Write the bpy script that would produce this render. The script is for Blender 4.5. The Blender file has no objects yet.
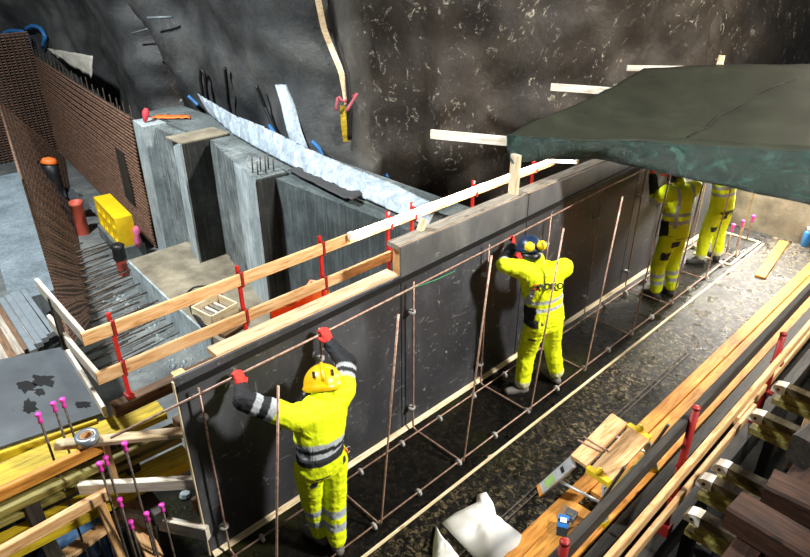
import bpy, math, random
from mathutils import Vector, Matrix, noise
from mathutils.bvhtree import BVHTree
random.seed(7)
SC = bpy.context.scene
COL = SC.collection

# ---------------------------------------------------------------- camera
F = 645.0; PX, PY = 405.0, 278.5; HC = 4.25
UP = -Vector((5, 1201, F)).normalized()
AX = Vector((761, -349.5, F)).normalized(); AX = (AX - UP * AX.dot(UP)).normalized()
AY = UP.cross(AX)
CR = Vector((AX[0], AY[0], UP[0])); CD = Vector((AX[1], AY[1], UP[1])); CF = Vector((AX[2], AY[2], UP[2]))
EYE = Vector((0, 0, HC))
cam = bpy.data.cameras.new('camera'); camo = bpy.data.objects.new('camera', cam); COL.objects.link(camo)
m = Matrix((CR, -CD, -CF)).transposed().to_4x4(); m.translation = EYE
camo.matrix_world = m
cam.sensor_width = 36; cam.lens = F * 36 / 810; cam.clip_start = .05; cam.clip_end = 200
SC.camera = camo
# ---------------------------------------------------------------- light
W_ = bpy.data.worlds.new('world'); SC.world = W_; W_.use_nodes = True
W_.node_tree.nodes['Background'].inputs[0].default_value = (.80, .90, 1, 1)
W_.node_tree.nodes['Background'].inputs[1].default_value = .05
SC.view_settings.view_transform = 'Standard'; SC.view_settings.look = 'None'
SC.view_settings.gamma = 1; SC.view_settings.use_curve_mapping = False
SC.view_settings.exposure = 0.42

def area(name, loc, target, power, size, col=(1, 1, 1), sy=None):
    l = bpy.data.lights.new(name, 'AREA'); l.energy = power; l.color = col
    l.size = size
    if sy: l.shape = 'RECTANGLE'; l.size_y = sy
    o = bpy.data.objects.new(name, l); COL.objects.link(o); o.location = loc
    o.rotation_euler = (Vector(target) - Vector(loc)).to_track_quat('-Z', 'Y').to_euler()
    return o
area('tunnel_floodlight', (5.6, -2.3, 6.3), (4.0, 3.0, .8), 900, .7, (1, .965, .89))
area('pit_floodlight', (-.3, 8.8, 8.8), (3.2, 8.4, -.2), 1450, .7, (.93, .97, 1))
area('canopy_work_lamp', (10.35, 2.85, 1.78), (8.0, 2.35, 0), 240, .25, (1, .95, .86))
area('rock_floodlight', (12.5, 1.2, 4.6), (9.6, 5.3, 3.4), 300, .5, (1, .86, .70))

# ---------------------------------------------------------------- pixel rays -> world points at a known plane
def ray(px, py): return CR * ((px - PX) / F) + CD * ((py - PY) / F) + CF
def hit(px, py, ax, val):
    d = ray(px, py); return EYE + d * ((val - EYE[ax]) / d[ax])
def G(px, py, z=0): return hit(px, py, 2, z)
def WY(px, py, y): return hit(px, py, 1, y)
def EX(px, py, x): return hit(px, py, 0, x)

# ---------------------------------------------------------------- materials
def srgb(h):
    if isinstance(h, str):
        h = h.lstrip('#'); c = [int(h[i:i + 2], 16) / 255 for i in (0, 2, 4)]
    else: c = h
    return tuple((x / 12.92 if x <= .04045 else ((x + .055) / 1.055) ** 2.4) for x in c) + (1,)
MATS = {}
class NT:
    def __init__(s, name):
        s.m = bpy.data.materials.new(name); s.m.use_nodes = True
        s.t = s.m.node_tree; s.b = s.t.nodes['Principled BSDF']
    def n(s, typ, **kw):
        nd = s.t.nodes.new(typ)
        for k, v in kw.items(): setattr(nd, k, v)
        return nd
    def l(s, a, b): s.t.links.new(a, b)
    def coords(s, scale=(1, 1, 1), rnd=True, kind='Object'):
        tc = s.n('ShaderNodeTexCoord'); mp = s.n('ShaderNodeMapping'); mp.inputs['Scale'].default_value = scale
        s.l(tc.outputs[kind], mp.inputs[0])
        if rnd:
            oi = s.n('ShaderNodeObjectInfo'); ml = s.n('ShaderNodeMath', operation='MULTIPLY'); ml.inputs[1].default_value = 37
            s.l(oi.outputs['Random'], ml.inputs[0]); s.l(ml.outputs[0], mp.inputs['Location'])
        return mp.outputs[0]
    def world(s, scale=(1, 1, 1)):
        g = s.n('ShaderNodeNewGeometry'); mp = s.n('ShaderNodeMapping'); mp.inputs['Scale'].default_value = scale
        s.l(g.outputs['Position'], mp.inputs[0]); return mp.outputs[0]
    def noise(s, co, scale=5, detail=5, rough=.6, dist=0):
        nd = s.n('ShaderNodeTexNoise'); nd.inputs['Scale'].default_value = scale; nd.inputs['Detail'].default_value = detail
        nd.inputs['Roughness'].default_value = rough; nd.inputs['Distortion'].default_value = dist
        s.l(co, nd.inputs['Vector']); return nd.outputs['Fac']
    def ramp(s, fac, stops):
        r = s.n('ShaderNodeValToRGB'); e = r.color_ramp.elements
        while len(e) < len(stops): e.new(.5)
        for k, (p, c) in enumerate(stops):
            e[k].position = p; e[k].color = srgb(c) if not isinstance(c, float) else (c, c, c, 1)
        s.l(fac, r.inputs[0]); return r.outputs[0]
    def mix(s, fac, a, b, mode='MIX'):
        x = s.n('ShaderNodeMix', data_type='RGBA', blend_type=mode)
        for sock, v in ((x.inputs[0], fac), (x.inputs[6], a), (x.inputs[7], b)):
            if hasattr(v, 'is_linked') or isinstance(v, bpy.types.NodeSocket): s.l(v, sock)
            elif isinstance(v, (int, float)): sock.default_value = v
            else: sock.default_value = srgb(v)
        return x.outputs[2]
    def bump(s, h, strength=.3, dist=.02):
        b = s.n('ShaderNodeBump'); b.inputs['Strength'].default_value = strength; b.inputs['Distance'].default_value = dist
        s.l(h, b.inputs['Height']); s.l(b.outputs[0], s.b.inputs['Normal'])
    def col(s, c):
        if isinstance(c, bpy.types.NodeSocket): s.l(c, s.b.inputs['Base Color'])
        else: s.b.inputs['Base Color'].default_value = srgb(c)
    def set(s, rough=.6, metal=0., spec=None):
        if isinstance(rough, bpy.types.NodeSocket): s.l(rough, s.b.inputs['Roughness'])
        else: s.b.inputs['Roughness'].default_value = rough
        s.b.inputs['Metallic'].default_value = metal
        if spec is not None: s.b.inputs['Specular IOR Level'].default_value = spec
        return s.m

def plain(name, c, rough=.6, metal=0., var=.12, sc=9, bump=.1):
    if name in MATS: return MATS[name]
    s = NT(name); co = s.coords((1, 1, 1)); f = s.noise(co, sc, 4)
    a = srgb(c); s2 = s.n('ShaderNodeHueSaturation'); s2.inputs['Color'].default_value = a
    mr = s.n('ShaderNodeMapRange'); mr.inputs['From Min'].default_value = .3; mr.inputs['From Max'].default_value = .7
    mr.inputs['To Min'].default_value = 1 - var; mr.inputs['To Max'].default_value = 1 + var
    s.l(f, mr.inputs[0]); s.l(mr.outputs[0], s2.inputs['Value'])
    s.col(s2.outputs[0])
    if bump: s.bump(f, bump, .01)
    MATS[name] = s.set(rough, metal); return MATS[name]

def wood(name, light, mid, dark, rough=.7, wet=False):
    s = NT(name); co = s.coords((1.2, 11, 11)); f = s.noise(co, 3.2, 7, .62, .8)
    c = s.ramp(f, [(.28, dark), (.47, mid), (.68, light)])
    co2 = s.coords((2.6, 6, 6)); v = s.n('ShaderNodeTexVoronoi'); v.inputs['Scale'].default_value = 1.1; s.l(co2, v.inputs['Vector'])
    k = s.ramp(v.outputs['Distance'], [(.05, 1.0), (.13, 0.0)])
    c = s.mix(k, c, dark)
    oi = s.n('ShaderNodeObjectInfo'); h = s.n('ShaderNodeHueSaturation'); mr = s.n('ShaderNodeMapRange')
    mr.inputs['To Min'].default_value = .84; mr.inputs['To Max'].default_value = 1.12
    s.l(oi.outputs['Random'], mr.inputs[0]); s.l(mr.outputs[0], h.inputs['Value']); s.l(c, h.inputs['Color'])
    s.col(h.outputs[0]); s.bump(f, .25, .006)
    MATS[name] = s.set(rough); return MATS[name]

wood('pine', '#e6c294', '#cf9f68', '#96683a')
wood('pine_pale', '#efe2c6', '#dcc8a0', '#b0946a')
wood('pine_white', '#e6dfd0', '#cfc6b4', '#9a8f7e')
wood('pine_orange', '#e9a84e', '#d28a32', '#8f5418')
wood('beam_yellow', '#ddc21f', '#b89c18', '#6d5c10')
wood('beam_yellow_mid', '#cbb446', '#a8932f', '#6d5c18')
wood('beam_yellow_dirty', '#9c9050', '#7d7334', '#4b4420')
wood('pine_weathered', '#c9b592', '#b19a76', '#7f6a4c')
wood('timber_brown', '#7a5a38', '#5c4025', '#2f2011')
wood('timber_dark', '#3f3931', '#2a2620', '#14120f')
wood('timber_grey', '#a49c8e', '#857c6f', '#564e45')
wood('girder_top', '#5f5330', '#463b22', '#241d10')
wood('timber_red', '#553522', '#3a2214', '#1c0f08')

def concrete(name, a, b, c, streak=True, rough=.75):
    s = NT(name); co = s.world((1, 1, 1)); f = s.noise(co, 2.2, 9, .68)
    col = s.ramp(f, [(.3, c), (.5, b), (.68, a)])
    if streak:
        f2 = s.noise(s.world((9, 9, .5)), 2.2, 6, .65); d = s.ramp(f2, [(.42, 0.0), (.62, 1.0)])
        col = s.mix(d, col, s.mix(.5, col, c))
        f3 = s.noise(s.world((26, 26, .7)), 1.6, 4, .6); d3 = s.ramp(f3, [(.56, 0.0), (.66, .75)])
        col = s.mix(d3, col, a)
    s.col(col); s.bump(s.noise(co, 14, 8, .7), .35, .02)
    MATS[name] = s.set(rough); return MATS[name]
concrete('concrete_light', '#c3cecf', '#a3afb0', '#707b7d')
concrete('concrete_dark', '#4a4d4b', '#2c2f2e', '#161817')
concrete('concrete_streaked', '#a4adab', '#737b7a', '#33393a')
concrete('concrete_grey', '#667070', '#4a5353', '#2c3233')
concrete('concrete_pale', '#6f7b80', '#59656b', '#3a444a')
concrete('concrete_mid', '#7f8786', '#626a69', '#414746')
concrete('concrete_warm', '#9c917e', '#7d7464', '#544d42', False)
concrete('concrete_floor', '#848884', '#686c6a', '#4b4e4d', False)
concrete('concrete_slab_top', '#a39a84', '#857c68', '#5e5748', False)

def rock_mat():
    s = NT('rock_membrane'); co = s.world(); f = s.noise(co, .55, 9, .62, .4)
    grey = s.ramp(f, [(.3, '#2c2d2d'), (.48, '#404242'), (.6, '#525350'), (.75, '#62625e')])
    brown = s.ramp(f, [(.3, '#221f1b'), (.48, '#302b25'), (.6, '#3d3730'), (.75, '#4a4239')])
    sx = s.n('ShaderNodeSeparateXYZ'); s.l(co, sx.inputs[0])
    xr = s.n('ShaderNodeMapRange'); xr.inputs['From Min'].default_value = 5.62; xr.inputs['From Max'].default_value = 6.1; s.l(sx.outputs['X'], xr.inputs[0])
    c = s.mix(xr.outputs[0], grey, brown)
    tn = s.noise(s.world(), .8, 5, .6); c = s.mix(s.ramp(tn, [(.50, 0.0), (.66, .7)]), c, '#1b1a19')
    f2 = s.noise(s.world((1, 1, .8)), 6.5, 9, .8, 1.1); area_ = s.noise(co, .55, 2, .5)
    sp = s.ramp(f2, [(.575, 0.0), (.63, 1.0)]); ar = s.ramp(area_, [(.42, .06), (.55, 1.0)])
    k = s.n('ShaderNodeMath', operation='MULTIPLY'); s.l(sp, k.inputs[0]); s.l(ar, k.inputs[1])
    xr2 = s.n('ShaderNodeMapRange'); xr2.inputs['To Min'].default_value = .12; xr2.inputs['From Min'].default_value = 5.62; xr2.inputs['From Max'].default_value = 5.9; s.l(sx.outputs['X'], xr2.inputs[0])
    k2 = s.n('ShaderNodeMath', operation='MULTIPLY'); s.l(k.outputs[0], k2.inputs[0]); s.l(xr2.outputs[0], k2.inputs[1])
    c = s.mix(k2.outputs[0], c, '#b9b4a6')
    s.col(c); s.bump(s.noise(co, 7, 10, .75), .5, .05)
    MATS['rock'] = s.set(s.ramp(f, [(.3, .42), (.7, .65)]))
rock_mat()

def panel_mat():
    s = NT('black_film_plywood'); co = s.world(); f = s.noise(s.world((1, 1, .6)), 1.1, 7, .65, .5)
    c = s.ramp(f, [(.3, '#28292c'), (.5, '#393a3e'), (.72, '#5a5c60')])
    w = s.noise(s.world((2.2, 1, 5)), 3.2, 8, .72, 1.6); k = s.ramp(w, [(.60, 0.0), (.66, .75)])
    c = s.mix(k, c, '#9c9a95')
    w2 = s.noise(s.world((7, 1, 1.1)), 2.0, 9, .8, 2.5); c = s.mix(s.ramp(w2, [(.62, 0.0), (.66, .75)]), c, '#b2aea6')
    s.col(c); s.bump(s.noise(co, 30, 3, .5), .05, .005)
    MATS['panel'] = s.set(s.ramp(f, [(.3, .38), (.7, .55)]))
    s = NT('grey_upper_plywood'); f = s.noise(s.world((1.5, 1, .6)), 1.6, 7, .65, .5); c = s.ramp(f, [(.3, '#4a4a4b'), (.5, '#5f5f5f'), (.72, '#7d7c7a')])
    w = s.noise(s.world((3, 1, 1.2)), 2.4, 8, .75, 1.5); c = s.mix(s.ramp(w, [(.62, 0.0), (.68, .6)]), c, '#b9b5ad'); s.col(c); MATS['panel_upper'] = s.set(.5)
    s = NT('grey_film_plate'); co = s.coords((1, 1, 1), False); f = s.noise(co, 1.8, 6, .6)
    c = s.ramp(f, [(.3, '#2c3236'), (.5, '#3b4246'), (.72, '#4d555a')])
    w = s.noise(s.coords((3, 3, 3), False), .8, 7, .7, .1); c = s.mix(s.ramp(w, [(.60, 0.0), (.63, .95)]), c, '#0e1013')
    s.col(c); MATS['plate'] = s.set(.5)
panel_mat()

def floor_mat():
    s = NT('wet_deck_membrane'); co = s.world()
    big = s.noise(s.world((.6, 1, 1)), .9, 3, .5); fine = s.noise(s.world((1.2, 1, 1)), 17, 10, .82, .7); mid = s.noise(co, 3.5, 6, .7)
    base = s.ramp(mid, [(.3, '#060606'), (.55, '#0e0d0c'), (.75, '#191714')])
    sp = s.ramp(fine, [(.52, 0.0), (.585, 1.0)]); ar = s.ramp(big, [(.36, .25), (.6, 1.0)])
    sx = s.n('ShaderNodeSeparateXYZ'); s.l(co, sx.inputs[0])
    yr = s.n('ShaderNodeMapRange'); yr.inputs['From Min'].default_value = 2.62; yr.inputs['From Max'].default_value = 2.68
    yr.inputs['To Min'].default_value = 1; yr.inputs['To Max'].default_value = .12; s.l(sx.outputs['Y'], yr.inputs[0])
    xr = s.n('ShaderNodeMapRange'); xr.inputs['From Min'].default_value = 2.5; xr.inputs['From Max'].default_value = 6
    xr.inputs['To Min'].default_value = .45; xr.inputs['To Max'].default_value = 1; s.l(sx.outputs['X'], xr.inputs[0])
    k = s.n('ShaderNodeMath', operation='MULTIPLY'); s.l(sp, k.inputs[0]); s.l(ar, k.inputs[1])
    k2 = s.n('ShaderNodeMath', operation='MULTIPLY'); s.l(k.outputs[0], k2.inputs[0]); s.l(yr.outputs[0], k2.inputs[1])
    k3 = s.n('ShaderNodeMath', operation='MULTIPLY'); s.l(k2.outputs[0], k3.inputs[0]); s.l(xr.outputs[0], k3.inputs[1])
    c = s.mix(k3.outputs[0], base, '#a89670')
    ol = s.noise(co, .9, 2, .5); c = s.mix(s.ramp(ol, [(.52, 0.0), (.68, .3)]), c, '#3c3f10')
    s.col(c)
    s.bump(s.noise(s.world((1.5, 1, 1)), 9, 8, .75, 1.2), .8, .03)
    wet = s.n('ShaderNodeMapRange'); wet.inputs['From Min'].default_value = 5.5; wet.inputs['From Max'].default_value = 8.2; wet.inputs['To Min'].default_value = .10; wet.inputs['To Max'].default_value = .8; s.l(sx.outputs['X'], wet.inputs[0]); s.l(wet.outputs[0], s.b.inputs['Specular IOR Level'])
    MATS['deck'] = s.set(s.ramp(mid, [(.40, .2), (.58, .6)]))
floor_mat()

def steel(name, a, b, rough=.55, metal=.6, sc=30):
    s = NT(name); co = s.world(); f = s.noise(co, sc, 5, .7); s.col(s.ramp(f, [(.35, b), (.65, a)])); s.bump(f, .3, .004)
    MATS[name] = s.set(rough, metal)
steel('rebar_copper', '#c9a795', '#8a6a5a', .5, .35)
steel('rebar_rust', '#8f6e58', '#563d30', .75, .1, 12)
steel('rebar_dark', '#6d6258', '#3a322c', .6, .4)
steel('aluminium', '#d8dadb', '#b4b7ba', .4, .35, 8)
plain('strip_grey', '#6a7378', .5, .2)
plain('steel_grey', '#8c9297', .4, .8)
plain('red_paint', '#b81f16', .45, 0, .18)
plain('red_paint_dark', '#8f1a15', .5, 0, .18)
plain('pipe_red', '#bd5540', .55, 0, .12)
plain('cap_pink', '#e23fb2', .5, 0, .05)
plain('black_plastic', '#191a1c', .45)
plain('black_rubber', '#0b0b0b', .6)
plain('blue_plastic', '#2a72b8', .4)
plain('blue_strap', '#2a6aa3', .5)
plain('yellow_plastic', '#e8c818', .45, 0, .08)
plain('yellow_paint', '#edc818', .5, 0, .1)
plain('spacer_grey', '#a7a7a3', .7, 0, .1)
plain('orange_tarp', '#ee7630', .5, 0, .12)
plain('green_paint', '#9bbb6a', .5)
plain('tape_silver', '#9aa3aa', .3, .6)
plain('card', '#b98e63', .8)
plain('white_paint', '#e6e2d6', .6)
plain('white_cloth', '#f0eee8', .85, 0, .05)
plain('helmet_yellow', '#edb90e', .3, 0, .05)
plain('helmet_blue', '#152a47', .35, 0, .08)
plain('helmet_red', '#7c2f22', .4)
plain('glove_red', '#e3362a', .7, 0, .12)
plain('boot_dark', '#3a3836', .7, 0, .2)
plain('boot_grey', '#6a6662', .75, 0, .2)
plain('skin', '#c09078', .5)
plain('ink_dark', '#3b3f2a', .6)
plain('ink_red', '#c0432a', .6)

def cloth_attr():
    s = NT('work_clothing'); a = s.n('ShaderNodeAttribute', attribute_name='col'); co = s.world()
    f = s.noise(s.world((1, 1, .6)), 16, 3, .55, 1.2); f2 = s.noise(co, 6, 3, .5)
    s.col(a.outputs['Color'])
    mx = s.n('ShaderNodeMath', operation='ADD'); s.l(f, mx.inputs[0]); s.l(f2, mx.inputs[1])
    s.bump(mx.outputs[0], .5, .02)
    MATS['clothing'] = s.set(.75)
cloth_attr()
def tarp_mat():
    s = NT('green_tarpaulin'); co = s.coords((1, 1, 1), False); f = s.noise(co, 2.0, 6, .65)
    s.col(s.ramp(f, [(.3, '#181b11'), (.55, '#23271a'), (.75, '#303526')]))
    s.bump(s.noise(s.coords((1, 1, 1), False), 22, 6, .7, 1.2), .5, .012); MATS['tarp'] = s.set(.55)
    s = NT('green_valance'); co = s.coords((1, 1, 1), False); f = s.noise(co, 6, 6, .65, 1.)
    s.col(s.ramp(f, [(.3, '#0e2019'), (.55, '#162c24'), (.75, '#35564d')]))
    s.bump(s.noise(s.coords((1, 1, 1), False), 16, 6, .75, 1.5), .9, .03); MATS['valance'] = s.set(.22)
tarp_mat()
def film_mat():
    s = NT('clear_plastic_film'); co = s.world(); f = s.noise(co, 6, 6, .65, 1.)
    s.col(s.ramp(f, [(.3, '#8796a0'), (.5, '#a3b1ba'), (.7, '#c2ced5')]))
    s.bump(s.noise(s.world((2.2, 2.2, .35)), 3.5, 5, .65, .6), .8, .06); MATS['film'] = s.set(.25)
film_mat()
def emit_mat():
    s = NT('led_glow'); s.col('#ffffff'); s.b.inputs['Emission Color'].default_value = (.94, .97, 1, 1)
    s.b.inputs['Emission Strength'].default_value = 26; MATS['led'] = s.set(.4)
emit_mat()

# ---------------------------------------------------------------- mesh helpers
class MB:
    def __init__(s): s.v = []; s.f = []
    def add(s, vs, fs):
        o = len(s.v); s.v += [Vector(v) for v in vs]; s.f += [tuple(i + o for i in f) for f in fs]; return s
    def box(s, c, d, M=None):
        c = Vector(c); x, y, z = d[0] / 2, d[1] / 2, d[2] / 2
        vs = [Vector((a * x, b * y, e * z)) for a in (-1, 1) for b in (-1, 1) for e in (-1, 1)]
        if M is not None: vs = [M @ v for v in vs]
        return s.add([c + v for v in vs], [(0, 1, 3, 2), (4, 6, 7, 5), (0, 4, 5, 1), (2, 3, 7, 6), (0, 2, 6, 4), (1, 5, 7, 3)])
    def hexa(s, b, t):       # four bottom, four top corners
        return s.add(list(b) + list(t), [(3, 2, 1, 0), (4, 5, 6, 7)] + [(i, (i + 1) % 4, 4 + (i + 1) % 4, 4 + i) for i in range(4)])
    def tube(s, pts, r, n=8, caps=True, closed=False):
        pts = [Vector(p) for p in pts]; N = len(pts); rs = r if isinstance(r, (list, tuple)) else [r] * N
        t0 = (pts[1] - pts[0]).normalized(); a = t0.orthogonal().normalized(); rings = []
        for i in range(N):
            if closed: t = (pts[(i + 1) % N] - pts[i - 1]).normalized()
            else: t = (pts[min(i + 1, N - 1)] - pts[max(i - 1, 0)]).normalized()
            a = (a - t * a.dot(t)).normalized(); b = t.cross(a)
            rings.append([pts[i] + (a * math.cos(2 * math.pi * k / n) + b * math.sin(2 * math.pi * k / n)) * rs[i] for k in range(n)])
        fs = []
        M_ = N if closed else N - 1
        for i in range(M_):
            j = (i + 1) % N
            for k in range(n): fs.append((i * n + k, i * n + (k + 1) % n, j * n + (k + 1) % n, j * n + k))
        if caps and not closed: fs += [tuple(range(n - 1, -1, -1)), tuple((N - 1) * n + k for k in range(n))]
        return s.add([p for q in rings for p in q], fs)
    def lathe(s, prof, c=(0, 0, 0), axis=(0, 0, 1), n=20, cap=True):
        c = Vector(c); q = Vector((0, 0, 1)).rotation_difference(Vector(axis).normalized()); N = len(prof); vs = []; fs = []
        for r, z in prof:
            for k in range(n):
                a = 2 * math.pi * k / n; vs.append(c + q @ Vector((r * math.cos(a), r * math.sin(a), z)))
        for i in range(N - 1):
            for k in range(n): fs.append((i * n + k, i * n + (k + 1) % n, (i + 1) * n + (k + 1) % n, (i + 1) * n + k))
        if cap: fs += [tuple(range(n - 1, -1, -1)), tuple((N - 1) * n + k for k in range(n))]
        return s.add(vs, fs)
    def prism(s, poly, ext):
        n = len(poly); poly = [Vector(p) for p in poly]; ext = Vector(ext)
        return s.add(poly + [p + ext for p in poly], [tuple(range(n - 1, -1, -1)), tuple(range(n, 2 * n))] + [(i, (i + 1) % n, n + (i + 1) % n, n + i) for i in range(n)])
    def grid(s, rows):
        nu, nv = len(rows), len(rows[0])
        return s.add([p for r in rows for p in r], [(i * nv + j, i * nv + j + 1, (i + 1) * nv + j + 1, (i + 1) * nv + j) for i in range(nu - 1) for j in range(nv - 1)])
    def slab(s, rows, th):   # sheet with thickness along th
        th = Vector(th); nu, nv = len(rows), len(rows[0]); base = len(s.v)
        s.grid(rows); s.grid([[Vector(p) + th for p in reversed(r)] for r in rows])
        A = lambda i, j: base + i * nv + j
        B = lambda i, j: base + nu * nv + i * nv + (nv - 1 - j)
        for i in range(nu - 1):
            s.f.append((A(i, 0), A(i + 1, 0), B(i + 1, 0), B(i, 0))); s.f.append((A(i + 1, nv - 1), A(i, nv - 1), B(i, nv - 1), B(i + 1, nv - 1)))
        for j in range(nv - 1):
            s.f.append((A(0, j + 1), A(0, j), B(0, j), B(0, j + 1))); s.f.append((A(nu - 1, j), A(nu - 1, j + 1), B(nu - 1, j + 1), B(nu - 1, j)))
        return s
    def base(s):
        n = len(s.v); return Vector((sum(v.x for v in s.v) / n, sum(v.y for v in s.v) / n, min(v.z for v in s.v)))

def org(o):
    p = Vector(); 
    while o is not None: p += o.location; o = o.parent
    return p
def obj(name, mb, mat, parent=None, smooth=False, loc=None):
    me = bpy.data.meshes.new(name)
    L = org(parent) if parent else (Vector(loc) if loc is not None else mb.base())
    me.from_pydata([tuple(v - L) for v in mb.v], [], mb.f); me.update()
    if smooth:
        me.polygons.foreach_set('use_smooth', [True] * len(me.polygons))
    me.materials.append(MATS[mat] if isinstance(mat, str) else mat)
    o = bpy.data.objects.new(name, me); COL.objects.link(o)
    if parent: o.parent = parent
    else: o.location = L
    return o
def tag(o, label=None, cat=None, group=None, kind=None):
    if label: o['label'] = label
    if cat: o['category'] = cat
    if group: o['group'] = group
    if kind: o['kind'] = kind
    return o
def thing(name, label, cat, loc, group=None):
    o = bpy.data.objects.new(name, None); COL.objects.link(o); o.location = loc; o.empty_display_size = .1
    return tag(o, label, cat, group)
def copy_tree(o, parent=None):
    c = o.copy(); COL.objects.link(c)
    if parent: c.parent = parent
    for ch in o.children: copy_tree(ch, c)
    return c
BEAMS = {}
def beam(name, p0, p1, w, h, mat, parent=None, up=(0, 0, 1), ch=.006):
    """timber from p0 to p1 (axis at centre), w wide, h high, mesh along its own x"""
    p0, p1 = Vector(p0), Vector(p1); L = (p1 - p0).length
    c = min(ch, w * .2, h * .2); a, b = w / 2, h / 2
    sec = [(-a + c, -b), (a - c, -b), (a, -b + c), (a, b - c), (a - c, b), (-a + c, b), (-a, b - c), (-a, -b + c)]
    mb = MB().prism([(0, y, z) for y, z in sec], (L, 0, 0))
    me = bpy.data.meshes.new(name); me.from_pydata([tuple(v) for v in mb.v], [], mb.f); me.update(); me.materials.append(MATS[mat])
    o = bpy.data.objects.new(name, me); COL.objects.link(o)
    x = (p1 - p0).normalized(); u = Vector(up); y = u.cross(x).normalized(); z = x.cross(y)
    M = Matrix((x, y, z)).transposed()
    o.rotation_euler = M.to_euler()
    if parent: o.parent = parent; o.location = p0 - org(parent)
    else: o.location = p0
    return o
def bar(name, pts, r, mat, parent=None, n=8, smooth=True): return obj(name, MB().tube(pts, r, n), mat, parent, smooth)
def arc(a, b, c, n=5, t=.5):     # rounded corner helper
    return [a * (1 - k) ** 2 + b * 2 * k * (1 - k) + c * k * k for k in [i / n for i in range(n + 1)]]
def lerp(a, b, t): return Vector(a) * (1 - t) + Vector(b) * t
def fbm(p, o=4):
    return noise.fractal(Vector(p), 1.0, 2.0, o, noise_basis='PERLIN_ORIGINAL')
def resample(pts, n):
    pts = [Vector(p) for p in pts]; ds = [0]
    for a, b in zip(pts, pts[1:]): ds.append(ds[-1] + (b - a).length)
    out = []
    for i in range(n):
        d = ds[-1] * i / (n - 1); k = 0
        while k < len(ds) - 2 and ds[k + 1] < d: k += 1
        t = (d - ds[k]) / max(1e-9, ds[k + 1] - ds[k]); out.append(pts[k].lerp(pts[k + 1], t))
    return out

# ================================================================ SETTING
ZP = -.9
PYF = 3.49          # formwork face plane
def struct(name, mb, mat, label=None, smooth=False, parent=None):
    o = obj(name, mb, mat, parent, smooth); o['kind'] = 'structure'
    if label: o['label'] = label
    return o
# deck
rows = [[Vector((-1.5 + 12.4 * i / 60, 1.33 + 2.22 * j / 30, 0)) for j in range(31)] for i in range(61)]
struct('floor', MB().slab([list(reversed(r)) for r in rows], (0, 0, -.25)), 'deck', 'black wet membrane deck the workers stand on')
rows = [[Vector((-2.5 + 14 * i / 30, -4.5 + 5.85 * j / 16, -1 + .02 * fbm((i * .5, j * .5, 9)))) for j in range(17)] for i in range(31)]
struct('floor_lower', MB().slab([list(reversed(r)) for r in rows], (0, 0, -.2)), 'concrete_dark', 'dark lower floor below the near guard rail')
struct('wall_deck_side', MB().box((4.65, 1.30, -.62), (12.3, .05, .75)), 'timber_dark', 'dark boarded side of the deck below the near rail')
struct('floor_gap', MB().box((-.2, 4.5, -.93), (4.4, 1.85, .16)), 'deck', 'black membrane on the low ground under the yellow beams')
# pit floor
rows = [[Vector((-6 + 17 * i / 40, 3.55 + 19 * j / 40, ZP + .03 * fbm((i * .4, j * .4, 1)))) for j in range(41)] for i in range(41)]
struct('floor_pit', MB().slab([list(reversed(r)) for r in rows], (0, 0, -.3)), 'concrete_floor', 'grey dusty concrete floor of the pit behind the formwork')
struct('wall_deck_edge', MB().box((4.65, 3.545, -.55), (12.3, .06, .65)), 'concrete_dark', 'dark edge of the deck above the pit')
# rock
ctrl = [(-7, 21), (-2, 21.6), (2.2, 21.6), (4.7, 20.4), (5.6, 17), (5.7, 12.5), (5.5, 9.5), (5.5, 7.9), (6.0, 6.9), (7.2, 6.1), (9, 5.5), (11.5, 5.0), (15, 4.7), (19, 4.5), (26, 4.2), (34, 4)]
def catmull(P, n):
    out = []
    P = [Vector(p) for p in P]; P = [P[0] * 2 - P[1]] + P + [P[-1] * 2 - P[-2]]
    for i in range(1, len(P) - 2):
        for k in range(n):
            t = k / n; a, b, c, d = P[i - 1:i + 3]
            out.append(.5 * ((2 * b) + (c - a) * t + (2 * a - 5 * b + 4 * c - d) * t * t + (3 * b - a - 3 * c + d) * t ** 3))
    return out + [P[-2]]
plan = resample(catmull([Vector((x, y, 0)) for x, y in ctrl], 14), 460)
NZ = 64; rows = []
for i, p in enumerate(plan):
    t = (plan[min(i + 1, 459)] - plan[max(i - 1, 0)]).normalized(); nrm = Vector((t.y, -t.x, 0))
    if nrm.dot(Vector((2, 6, 0)) - p) < 0: nrm = -nrm
    r = []
    for j in range(NZ):
        z = -1.4 + 7.4 * j / (NZ - 1)
        d = .30 * fbm((p.x * .45, p.y * .45, z * .5), 3) + .09 * fbm((p.x * 1.6 + 5, p.y * 1.6, z * 1.5), 4)
        if p.x < 6.6 and p.y < 18:
            yc = 6.92 + (z - 1.83) * .11                      # overlapping edge of two membrane sheets
            q = p.y - yc
            d += .26 * math.exp(-q / .8) if q > 0 else -.32 * math.exp(q / .6)
            yl = 12.7 + (z - 2) * .25 + .25 * fbm((z * 1.2, 4, 1), 2)   # open cleft
            d += -.95 * math.exp(-((p.y - yl) / .5) ** 2) + .30 * math.exp(-((p.y - yl + 1.3) / .7) ** 2)
        lean = .07 * max(0, z) ** 1.5
        r.append(p + nrm * (d + lean) + Vector((0, 0, z)))
    rows.append(r)
rock_mb = MB().grid(rows)
rock = struct('wall_back', rock_mb, 'rock', 'dark tunnel rock wall with sprayed membrane and white splashes', True)
BV = BVHTree.FromPolygons(rock_mb.v, rock_mb.f)
def ROCK(px, py, off=.03):
    d = ray(px, py).normalized(); h = BV.ray_cast(EYE, d)
    if h[0] is None: return EYE + d * 12
    n = h[1]; n = -n if n.dot(d) > 0 else n
    return h[0] + n * off
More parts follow.
